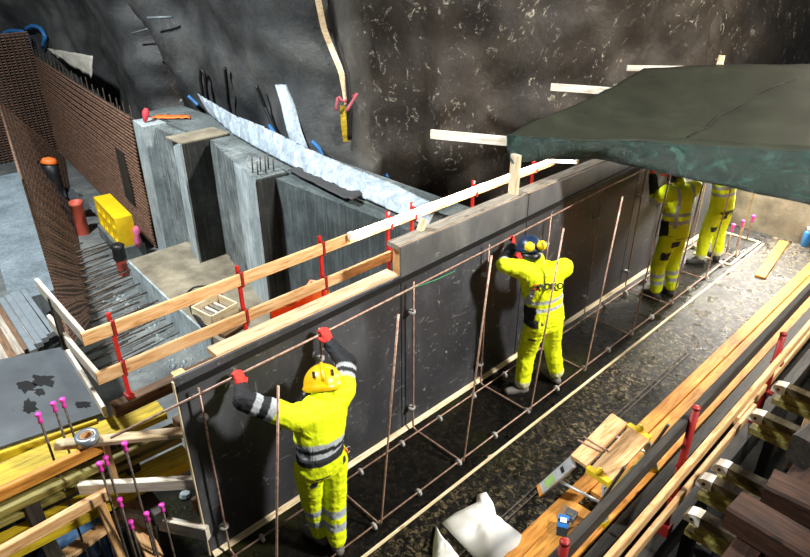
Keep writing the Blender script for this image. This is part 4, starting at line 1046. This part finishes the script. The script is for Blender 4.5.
a, b = G(104, 440, 1.08), None; b = Vector((a.x, a.y, .66)); tag(beam('upright_timber', b, a, .05, .04, 'pine', up=(1, 0, 0)), 'upright pine piece under the tape roll timber', 'timber')
a, b = G(97, 495, .70), G(123, 560, .10); tag(beam('upright_timber', b, a, .06, .04, 'pine', up=(0, 1, 0)), 'leaning pine piece below the middle brace', 'timber')
a, b = G(60, 560, .15), G(125, 512, .15); tag(beam('upright_timber', a, b, .12, .04, 'pine'), 'pine offcut low in the bottom left corner', 'timber')
a, b = G(128, 500, .35), G(156, 560, .05); tag(beam('upright_timber', b, a, .12, .04, 'pine', up=(0, 1, .2)), 'sloping pine offcut behind the capped bars', 'timber')
# tape roll
tc = G(88, 441, 1.201)
mb = MB(); pr = [(.030, 0), (.055, 0), (.055, .048), (.030, .048), (.030, 0)]; mb.lathe(pr, tc, (0, 0, 1), 24, cap=False)
tr = thing('tape_roll', 'roll of silver tape lying on the grey-topped timber', 'tape', tc)
obj('tape_band', MB().lathe([(.042, 0), (.076, 0), (.076, .055), (.042, .055), (.042, 0)], tc, (0, 0, 1), 26, cap=False), 'tape_silver', tr, True)
obj('tape_core', MB().lathe([(.036, .002), (.0418, .002), (.0418, .053), (.036, .053), (.036, .002)], tc, (0, 0, 1), 26, cap=False), 'card', tr, True)
# capped rebars: (top px, y depth, base z)
CAPS = [((39, 417), 4.15, 'leftmost of the pink-capped bars, beside the grey plate'), ((54, 406), 4.2, 'pink-capped bar behind the tape roll, middle of three'), ((63, 402), 4.2, 'pink-capped bar behind the tape roll, right of three'),
        ((125, 446), 3.72, 'tall pink-capped bar right of the tape roll'), ((100, 466), 3.74, 'pink-capped bar below the tape roll, left of a pair'), ((106, 460), 3.78, 'pink-capped bar below the tape roll, right of a pair'),
        ((120, 502), 3.66, 'pink-capped bar beside the leaning pine piece'), ((131, 524), 3.60, 'pink-capped bar lowest in the bottom left group'), ((147, 516), 3.62, 'pink-capped bar in front of the lowest brace'), ((162, 507), 3.62, 'rightmost pink-capped bar, beside the low panel end')]
for (px, py), yy, lab in CAPS:
    tpnt = WY(px, py, yy); capped((tpnt.x, yy, -.9 if yy > 3.6 else .0), tpnt, lab, .0085, 'pink-capped bars in the bottom left', 'rebar_dark', 1.1)
# blue sheet deep in the gap
pts = [(35, 560), (62, 505), (98, 500), (118, 560)]
P4 = [G(x, y, -.82) for x, y in pts]
rows = [[lerp(lerp(P4[0], P4[3], i / 14), lerp(P4[1], P4[2], i / 14), j / 10) + Vector((0, 0, .06 * fbm((i * .5, j * .5, 4), 3))) for j in range(11)] for i in range(15)]
tag(obj('blue_sheet', MB().slab(rows, (0, 0, -.01)), plain('blue_film', '#3f5d7c', .25, 0, .35, 6), None, True), 'crumpled blue plastic sheet down in the gap at bottom left', 'sheet')
tag(obj('debris_stone', MB().lathe([(.02, 0), (.06, .01), (.05, .05), (.015, .06)], G(185, 497, -.85), (0.2, .1, 1), 7), 'concrete_light'), 'pale lump of mortar near the low panel end', 'stone')

# ================================================================ PIT ITEMS
# rusty bar wall
R0 = Vector((4.15, 10.95, ZP)); R1 = Vector((5.0, 18.6, ZP)); d = (R1 - R0); Lw = d.length; d = d.normalized(); nn = Vector((d.y, -d.x, 0)); nn = -nn if nn.x > 0 else nn
rw = thing('rebar_wall', 'wall-high curtain of dense rusty horizontal bars behind the yellow block', 'rebar mesh', R0)
mb = MB()
for k in range(38):
    z = ZP + .06 + k * .064; off = .012 * math.sin(k * 12.9)
    mb.tube([R0 + Vector((0, 0, z - ZP)) + nn * off, lerp(R0, R1, .5) + Vector((0, 0, z - ZP + .01 * math.sin(k * 3.1))) + nn * (.02 + off), R1 + Vector((0, 0, z - ZP)) + nn * off], .017, 5)
tag(obj('horizontal_bars', mb, 'rebar_rust', rw), kind='stuff')
mb = MB()
for k in range(60):
    p = R0 + d * (Lw * k / 59) - nn * .04; mb.tube([p, p + Vector((0, 0, 2.45 + .18 * (k % 3 == 0) + .12 * fbm((k * .7, 0, 0), 2)))], .011, 5)
tag(obj('upright_bars', mb, 'rebar_dark', rw), kind='stuff')
obj('backing_sheet', MB().hexa([R0 - nn * .10, R1 - nn * .10, R1 - nn * .14, R0 - nn * .14], [p + Vector((0, 0, 2.35)) for p in (R0 - nn * .10, R1 - nn * .10, R1 - nn * .14, R0 - nn * .14)]), plain('rust_sheet', '#4b3a30', .8, 0, .2, 5), rw)
a, b = R0 + nn * .05 + d * .75, R0 + nn * .05 + d * 1.25
obj('dark_slot', MB().hexa([a + Vector((0, 0, .65)), b + Vector((0, 0, .65)), b - nn * .1 + Vector((0, 0, .65)), a - nn * .1 + Vector((0, 0, .65))], [p + Vector((0, 0, 1.65)) for p in (a, b, b - nn * .1, a - nn * .1)]), 'timber_dark', rw)  # slot opening: the shade inside is painted as a solid dark block
# return face at the far end
S0 = Vector((2.0, 18.4, ZP)); S1 = Vector((5.0, 18.6, ZP)); rw2 = thing('rebar_wall', 'far end curtain of rusty bars closing the pit', 'rebar mesh', S0)
mb = MB()
for k in range(46):
    z = .05 + k * .066; mb.tube([S0 + Vector((0, 0, z)), S1 + Vector((0, 0, z))], .017, 5)
tag(obj('horizontal_bars', mb, 'rebar_rust', rw2), kind='stuff')
mb = MB()
for k in range(28):
    p = lerp(S0, S1, k / 27) + Vector((0, -.05, 0)); mb.tube([p, p + Vector((0, 0, 3.0 + .2 * fbm((k, 3, 0), 2)))], .014, 5)
tag(obj('upright_bars', mb, 'rebar_dark', rw2), kind='stuff')
obj('backing_sheet', MB().box((3.5, 18.75, ZP + 1.5), (3.0, .05, 3.0)), plain('rust_sheet', '#4b3a30'), rw2)
# left sloping curtain of bars on the left wall
rl = thing('rebar_slope', 'sloping curtain of rusty bars beside the pale left wall', 'rebar mesh', l0)
m0, m1 = G(92, 330, ZP + .02), G(44, 150, ZP + .02); u0 = G(70, 345, .75); u1 = l0 + (l1 - l0) * ((17.6 - l0.y) / (l1.y - l0.y)); u1.z = .80; m1 = Vector((u1.x + 1.15, 17.8, ZP + .02))
mb = MB(); NB = 120
for k in range(NB):
    t = k / (NB - 1); a = lerp(u0, u1, t); b = lerp(m0, m1, min(1, t + .04)); mb.tube([a, lerp(a, b, .5) + Vector((0, 0, .05 * math.sin(k))), b], .022, 5)
tag(obj('sloping_bars', mb, 'rebar_rust', rl), kind='stuff')
mb = MB()
for k in range(16):
    t = (k + .5) / 16; a = lerp(u0, m0, t); b = lerp(u1, m1, t); mb.tube([a + Vector((0, 0, .03)), b + Vector((0, 0, .03))], .016, 5)
tag(obj('long_bars', mb, 'rebar_dark', rl), kind='stuff')
# starter bars
for k in range(46):
    t = k / 45; a = lerp(G(106, 374, ZP), G(76, 262, ZP), t); zz = ZP + .12 + .10 * (k % 3); L_ = .85 + .35 * math.sin(k * 1.7) - .35 * t
    a = a + Vector((-.1, 0, zz - ZP)); bb_ = a + Vector((L_, .12 * L_ + .05 * math.sin(k * 2.3), .03 * math.sin(k * 5)))
    obj('starter_bar', MB().tube([a, bb_], .012, 6), 'rebar_dark', rl, True)
# pipes
def pipe(px, py, h, r, lab, capmat=None, caph=.22):
    b = G(px, py, ZP); t = thing('drain_pipe', lab, 'pipe', b)
    if h: obj('pipe_tube', MB().lathe([(r, -.02), (r, h - .08), (r * 1.12, h - .07), (r * 1.12, h), (r * .9, h), (r * .9, h - .3)], b, (0, 0, 1), 20, cap=False), 'pipe_red', t, True)
    if capmat: obj('wrap', MB().lathe([(r * 1.1, h - caph), (r * 1.3, h - caph + .03), (r * 1.15, h - .05), (r * 1.35, h + .02), (r * .9, h + .05), (.01, h + .05)], b, (0, 0, 1), 16), capmat, t, True)
    return t
pipe(84, 234, .68, .11, 'upright red drain pipe in the middle of the pit floor')
pipe(124, 274, .52, .085, 'red drain pipe with a black wrapped top in front of the yellow block', 'black_plastic', .24)
b = G(62, 210, ZP); t = thing('wrapped_pipe', 'black wrapped pipe with an orange top farthest down the pit', 'pipe', b)
obj('wrap', MB().lathe([(.15, 0), (.16, .3), (.14, .8), (.16, 1.0), (.05, 1.04)], b, (0, 0, 1), 16), 'black_plastic', t, True)
obj('orange_top', MB().lathe([(.13, 0), (.17, .02), (.12, .10), (.02, .13)], b + Vector((0, 0, 1.02)), (.2, 0, 1), 12), 'orange_tarp', t, True)
# scrap sheets
t = thing('scrap_sheet', 'dark corrugated scrap sheet lying behind the red pipe', 'sheet', G(75, 205, ZP))
rows = []
a0, a1, a2, a3 = G(62, 188, ZP + .35), G(74, 190, ZP + .35), G(92, 208, ZP + .25), G(80, 214, ZP + .1)
rows = [[lerp(lerp(a0, a1, i / 8), lerp(a3, a2, i / 8), j / 10) + Vector((0, 0, .03 * (-1) ** j)) for j in range(11)] for i in range(9)]
obj('sheet', MB().slab(rows, (0, 0, -.02)), 'steel_grey', t)
# yellow hollow block
yb0 = thing('yellow_block', 'bright yellow hollow block with cut-out cells standing in the pit', 'block', G(126, 252, ZP))
f0, f1 = G(108, 240, ZP + .05), G(131, 252, ZP + .05)
f0 = EX(105, 226, 3.55); 
o0 = G(121, 248, ZP + .25); dirl = (G(100, 224, ZP + .25) - o0); dirl.z = 0; Lb = dirl.length; dirl.normalize(); dep = Vector((dirl.y, -dirl.x, 0)); dep = -dep if dep.x < 0 else dep
Hb = .55; Db = .30
P_ = lambda u, v, w: o0 + dirl * u + Vector((0, 0, w)) + dep * v
mb = MB()
def bxx(u0, u1, v0, v1, w0, w1): mb.hexa([P_(u0, v0, w0), P_(u1, v0, w0), P_(u1, v1, w0), P_(u0, v1, w0)], [P_(u0, v0, w1), P_(u1, v0, w1), P_(u1, v1, w1), P_(u0, v1, w1)])
mb = MB(); bxx(.02, Lb - .02, Db * .45, Db * .55, .02, Hb - .02); obj('core_panel', mb, 'timber_dark', yb0)
mb = MB(); bxx(0, Lb, 0, Db, Hb - .05, Hb); obj('top_panel', mb, 'yellow_paint', yb0); mb = MB(); bxx(0, Lb, 0, Db, 0, .05); obj('bottom_panel', mb, 'yellow_paint', yb0)
for k in range(5):
    u = (Lb - .08) * k / 4; mb = MB(); bxx(u, u + .08, .0, Db, .05, Hb - .05); obj('divider', mb, 'yellow_paint', yb0)
mb = MB(); bxx(.06, Lb - .06, 0.005, Db - .005, Hb * .46, Hb * .56); obj('shelf', mb, 'yellow_paint', yb0)
mb = MB().hexa([p - Vector((0, 0, .4)) for p in (P_(-.05, -.05, 0), P_(Lb, -.05, 0), P_(Lb, Db + .1, 0), P_(-.05, Db + .1, 0))], [p - Vector((0, 0, .002)) for p in (P_(-.05, -.05, 0), P_(Lb, -.05, 0), P_(Lb, Db + .1, 0), P_(-.05, Db + .1, 0))])
tag(obj('concrete_kerb', mb, 'concrete_mid'), 'low concrete kerb under the yellow block', 'kerb')
pk = G(137, 235, ZP + .45); tag(obj('pink_rag', MB().lathe([(.03, -.22), (.07, -.12), (.045, 0), (.08, .08), (.04, .15), (.01, .17)], pk, (.15, .1, 1), 6), plain('pink_cloth', '#d4688c', .8), None, True), 'pink rag hanging beside the yellow block', 'rag')
# crate and coil on the plinth
ZF = -.42
c = G(216, 314, ZF); cr = thing('wooden_crate', 'small open wooden crate with offcuts on the plinth', 'crate', c)
u = (G(228, 306, ZF) - G(205, 318, ZF)); u.z = 0; Lc = u.length * 1.1; u.normalize(); v = Vector((-u.y, u.x, 0)); Wc = .42
for s_ in (-1, 1):
    beam('crate_side', c + u * s_ * Lc / 2 - v * Wc / 2 + Vector((0, 0, .08)), c + u * s_ * Lc / 2 + v * Wc / 2 + Vector((0, 0, .08)), .025, .15, 'pine_pale', cr)
    beam('crate_side', c - u * Lc / 2 + v * s_ * Wc / 2 + Vector((0, 0, .08)), c + u * Lc / 2 + v * s_ * Wc / 2 + Vector((0, 0, .08)), .025, .15, 'pine_pale', cr)
obj('crate_bottom', MB().box(c + Vector((0, 0, .012)), (Lc, Wc, .02), Matrix((u, v, Vector((0, 0, 1)))).transposed()), 'timber_brown', cr)
for k in range(5):
    q = c + u * (-Lc / 2 + Lc * (k + .7) / 6) + Vector((0, 0, .05)); tag(beam('wood_offcut', q - v * Wc * .42, q + v * Wc * .42, .04, .04, 'timber_grey' if k % 2 else 'pine_white'), 'wood offcut lying in the small crate', 'offcut', 'offcuts in the crate')
cc = G(204, 298, ZF + .04); tag(bar('wire_coil', [cc + Vector((.22 * math.cos(a) * (1 + .1 * math.sin(3 * a)), .2 * math.sin(a), .03 + .012 * a / 3 + .02 * math.sin(2.3 * a))) for a in [k * .35 for k in range(50)]], .014, 'black_plastic'), 'loose coil of black cable on the plinth', 'cable')
hp = [G(190, 300, ZF + .02), G(193, 312, ZF + .02), G(203, 326, ZF + .02), G(214, 333, ZF + .02)]; tag(bar('black_hose', resample(hp, 12), .035, 'black_plastic'), 'short black hose beside the crate', 'hose')
tag(beam('dark_batten', G(222, 336, ZF + .03), G(244, 322, ZF + .03), .14, .05, 'timber_brown'), 'dark batten lying on the plinth behind the low panel', 'batten')
# orange basin
c = Vector((3.52, 5.35, -.42)); t = thing('orange_basin', 'crumpled orange plastic tub behind the low panel', 'tub', c)
rows = []
for i in range(10):
    v = i / 9; r = .24 + .13 * v; rows.append([c + Vector((r * 1.05 * math.cos(a) * (1 + .08 * fbm((math.cos(a) * 2, math.sin(a) * 2, v * 2), 2)), r * .8 * math.sin(a), .02 + (.92 + .12 * math.sin(3 * a)) * v * (1 + (.3 * fbm((math.cos(a) * 1.5, math.sin(a) * 1.5, 5), 2) if i == 9 else 0)))) for a in [2 * math.pi * k / 24 for k in range(25)]])
obj('tub_wall', MB().slab(rows, (0, 0, .012)), 'orange_tarp', t, True); obj('tub_bottom', MB().lathe([(.01, 0), (.24, 0), (.24, .02), (.01, .02)], c, (0, 0, 1), 20), 'orange_tarp', t)
# old planks and steel strips at the far left
LB_ = Vector((0, 0, 0))
zb = .90
sg = [(1.6, 300, 34, 352), (8, 297, 40, 345), (13, 294, 45, 340), (18, 293, 49, 336), (23, 292, 53, 334)]
for k, (x0, y0, x1, y1) in enumerate(sg):
    a, b = G(x0, y0, zb), G(x1, y1, zb); tag(beam('steel_strip', a, b, .062, .05, 'strip_grey'), ['leftmost grey steel strip, touching the weathered battens', 'second grey steel strip from the weathered battens', 'middle one of the five grey steel strips', 'second grey steel strip from the pale left wall', 'grey steel strip nearest the pale left wall'][k], 'strip', 'grey strips beside the left wall')
for k in range(6):
    a, b = G(-26 + k * 6, 318 - k * 3, zb - .03), G(2 + k * 6.5, 372 - k * 5, zb - .03); tag(beam('old_batten', a, b, .07, .07, 'timber_grey' if k % 2 else 'timber_brown'), ['weathered', 'brown'][(k + 1) % 2] + ' old batten, ' + ['farthest', 'fifth', 'fourth', 'third', 'second', 'first'][k] + ' from the grey strips at the left edge', 'batten', 'old battens at the left edge')
tag(obj('rubble_bank', MB().hexa([Vector((x, y, ZP)) for x, y in ((-2.5, 5.95), (.95, 5.95), (.95, 7.6), (-2.5, 7.6))], [Vector((x, y, .82)) for x, y in ((-2.5, 5.95), (.95, 5.95), (.95, 7.6), (-2.5, 7.6))]), 'concrete_dark'), 'dark bank carrying the stacked strips at the left', 'bank', kind='structure')

# ================================================================ ROCK DETAILS
# bars on the pilaster
for k in range(6):
    b = Vector((4.15 + (k % 3) * .12, 7.05 + (k // 3) * .12, ZT)); tag(bar('pilaster_bar', [b, b + Vector((.01, 0, .18 + .04 * (k % 2)))], .010, 'rebar_dark'), 'short steel bar sticking out of the wide pilaster top', 'rebar', 'bars on the wide pilaster')
# plastic film along the wall top
lopx = [(207, 112), (234, 135), (258, 149), (300, 171), (345, 190), (385, 208), (428, 226)]
hipx = [(196, 93), (233, 115), (264, 127), (306, 148), (350, 167), (392, 183), (438, 206)]
lo = [G(x, y, 1.53) for x, y in lopx]
hi = [EX(x, y, a.x + .06 + .25 * k / 6) for k, ((x, y), a) in enumerate(zip(hipx, lo))]
n = 90; lo = resample(lo, n); hi = resample(hi, n); rows = []
for i in range(n):
    rows.append([lerp(lo[i], hi[i], j / 12) + Vector((-.05, -.04, .03)) * (.7 * fbm((i * .5, j * .07, 2), 3) + .25 * fbm((i * 1.1, j * .05, 5), 2) + .3 * math.sin(j / 12 * math.pi)) for j in range(13)])
tag(obj('plastic_film', MB().slab(rows, (.006, 0, .006)), 'film', None, True), 'white translucent plastic sheet tucked between wall top and rock', 'plastic sheet')
p = [ROCK(284, 84, .06), ROCK(292, 105, .08), ROCK(300, 130, .1), ROCK(309, 155, .12)]; p = resample(p, 14)
rows = [[q + Vector((.62, -.62, 0)).normalized() * (w - 2.5) * .045 * (.7 + .03 * i) + Vector((-.02, -.02, 0)) * math.sin(w * 2 + i * .4) for w in range(6)] for i, q in enumerate(p)]
tag(obj('plastic_strip', MB().slab(rows, (-.006, -.006, 0)), 'film', None, True), 'upright white plastic strip hanging on the rock above the sheet', 'plastic sheet')
# grey mat on the wall block
rows = [[lerp(lerp(G(288, 170, 1.54), G(300, 166, 1.54), j / 5), lerp(G(352, 202, 1.54), G(366, 194, 1.54), j / 5), i / 20) + Vector((0, 0, .03 * abs(fbm((i * .3, j * .4, 7), 2)) + (.03 if i > 18 else 0))) for j in range(6)] for i in range(21)]
tag(obj('rubber_mat', MB().slab(rows, (0, 0, -.012)), plain('grey_mat', '#3b3b3b', .7), None, True), 'dark grey rubber mat lying on the wall block top', 'mat')
rows = [[lerp(lerp(G(150, 118, 1.53), G(156, 115, 1.53), j / 3), lerp(G(190, 118, 1.53), G(190, 115, 1.53), j / 3), i / 10) + Vector((0, 0, .03 * abs(fbm((i * .5, j, 3), 2)))) for j in range(4)] for i in range(11)]
tag(obj('orange_strip', MB().slab(rows, (0, 0, -.01)), 'orange_tarp', None, True), 'orange strip lying on the pilaster tops', 'strip')
# wooden lath and cable on the rock
def rockpath(pts, off, n_=16): return resample([ROCK(x, y, off) for x, y in pts], n_)
pp = rockpath([(319, -6), (325, 25), (332, 48), (342, 70), (347, 92), (349, 105)], .06)
def ribbon(name, path, w, th, mat, lab, cat, smooth=False):
    rows = []
    for i, q in enumerate(path):
        t = (path[min(i + 1, len(path) - 1)] - path[max(i - 1, 0)]).normalized(); s_ = t.cross((EYE - q).normalized()).normalized(); rows.append([q - s_ * w / 2, q + s_ * w / 2])
    nn_ = (EYE - path[len(path) // 2]).normalized() * th
    return tag(obj(name, MB().slab(rows, nn_), mat, None, smooth), lab, cat)
ribbon('rock_lath', pp, .075, .02, 'pine_pale', 'long bent pale lath fixed to the rock wall', 'lath')
pp = rockpath([(345, 106), (346, 124), (348, 141)], .06, 5); ribbon('rock_lath', pp, .08, .02, 'beam_yellow', 'short yellowish lath hanging below the bent one', 'lath')
tag(bar('rock_cable', rockpath([(327, -6), (338, 40), (348, 75), (352, 110), (351, 138)], .05, 24), .035, 'black_rubber'), 'thick black cable running beside the lath on the rock', 'cable')
tag(bar('red_tie', rockpath([(340, 112), (342, 94), (347, 104), (349, 92), (351, 112)], .12, 16), .02, plain('tie_red', '#a8525a', .7)), 'reddish ribbon tied around the rock lath', 'ribbon')
for k, pts in enumerate([[(209, 104), (204, 78), (206, 66), (210, 72), (212, 100)], [(238, 122), (234, 100), (231, 68)], [(282, 132), (272, 108), (261, 82)]]):
    tag(bar('black_loop', rockpath(pts, .10, 22), .028, 'black_rubber'), ['black cable loop on the rock, leftmost of three', 'black cable hanging on the rock, middle of three', 'black cable hanging on the rock, beside the plastic strip'][k], 'cable')
for k, (pts, lab) in enumerate([([(194, 93), (199, 99), (203, 104)], 'blue strap at the left tip of the plastic sheet'), ([(216, 107), (219, 110), (222, 113)], 'small blue strap below the black cable loop'), ([(239, 119), (247, 117), (255, 122)], 'curved blue strap on the plastic sheet below the middle cable'),
                   ([(277, 124), (283, 133), (284, 142)], 'blue strap beside the white plastic strip'), ([(318, 140), (324, 146), (327, 153)], 'blue strap right of the white plastic strip'), ([(352, 163), (357, 165), (362, 168)], 'short blue strap along the sheet edge'), ([(378, 174), (388, 177), (396, 184)], 'rightmost blue strap on the plastic sheet'),
                   ([(5, 32), (14, 29), (28, 31), (34, 40), (33, 47)], 'blue hoop at the upper left, left one'), ([(29, 27), (38, 25), (46, 29), (50, 36), (48, 47)], 'blue hoop at the upper left, right one')]):
    tag(bar('blue_strap', rockpath(pts, .12, 12), .03 if k < 7 else .05, 'blue_strap'), lab, 'strap')
# rungs
for k, (a, b, lab) in enumerate([((137, 28), (162, 25), 'upper thin bar sticking out of the rock'), ((157, 15), (172, 17), 'small thin bar high on the rock'), ((158, 57), (175, 57), 'lower thin bar sticking out of the rock')]):
    ra_ = ROCK(*a, .3); tb_ = (ra_ - EYE).length / ray(*a).length; tag(bar('rock_bar', [ra_, EYE + ray(*b) * tb_ * .99], .02, 'strip_grey'), lab, 'bar')
# white sheet behind the rusty wall
P4 = [EX(45, 48, 5.15), EX(62, 48, 5.2), EX(92, 55, 5.2), EX(92, 76, 5.1), ]
q0, q1, q2, q3 = EX(46, 48, 5.12), EX(92, 56, 5.0), EX(92, 78, 4.95), EX(56, 56, 5.05)
rows = [[lerp(lerp(q0, q1, i / 14), lerp(q3, q2, i / 14), j / 6) + Vector((.05 * fbm((i * .6, j * .5, 3), 2), 0, .03 * fbm((i * .5, j * .8, 8), 2))) for j in range(7)] for i in range(15)]
tag(obj('white_sheet', MB().slab(rows, (.02, 0, 0)), plain('dirty_white', '#b9b5a8', .8), None, True), 'dirty white sheet hanging behind the top of the rusty bars', 'sheet')
q = EX(146, 112, 4.3); tag(obj('red_rag', MB().lathe([(.03, -.16), (.05, -.08), (.06, .0), (.03, .06)], q, (.3, 0, 1), 5), plain('rag_red', '#d4404a', .8), None, True), 'small red rag on top of the rusty bar wall end', 'rag')

# ================================================================ SHADE PLATFORM behind the viewpoint (unseen, added so its edge shades the near railing)
sp = thing('shade_platform', 'unseen high plank platform added to shade the near railing', 'shade platform', (4.5, -2.2, 4.4))
for k in range(8):
    y = -3.1 + k * .25; beam('platform_plank', (-1.5, y, 4.5), (10.5, y, 4.5), .24, .045, 'timber_grey', sp)
for x in (-1.0, 4.4, 10.0):
    beam('platform_bearer', (x, -3.3, 4.43), (x, -1.3, 4.43), .1, .09, 'timber_brown', sp)
    for y in (-3.2,): bar('platform_leg', [(x, y, -1), (x, y, 4.4)], .03, 'steel_grey', sp)
    bar('platform_strut', [(x, -3.2, 2.6), (x, -1.4, 4.4)], .025, 'steel_grey', sp)

tag(bar('green_string', [WY(372, 309, 3.475), WY(416, 287, 3.47), WY(438, 279, 3.47), WY(455, 271, 3.475)], .004, plain('string_green', '#3f9a6a', .6)), 'thin green string stretched on the panel near the bar', 'string')
rmb = MB(); rr_ = random.Random(3)
for k in range(260):
    t = rr_.random(); e = lerp(G(126, 290, ZP), G(225, 372, ZP), t); p = e + Vector((-.05 - abs(rr_.gauss(0, .28)), rr_.gauss(0, .15), .01)); r = .012 + .03 * rr_.random() ** 3
    rmb.add([p + Vector((r, 0, 0)), p + Vector((-r * .6, r, 0)), p + Vector((-r * .6, -r, 0)), p + Vector((0, 0, r * .9)), p - Vector((0, 0, r * .5))], [(0, 1, 3), (1, 2, 3), (2, 0, 3), (1, 0, 4), (2, 1, 4), (0, 2, 4)])
tag(obj('loose_rubble', rmb, 'concrete_light'), 'loose pale rubble scattered on the pit floor along the plinth', 'rubble', kind='stuff')
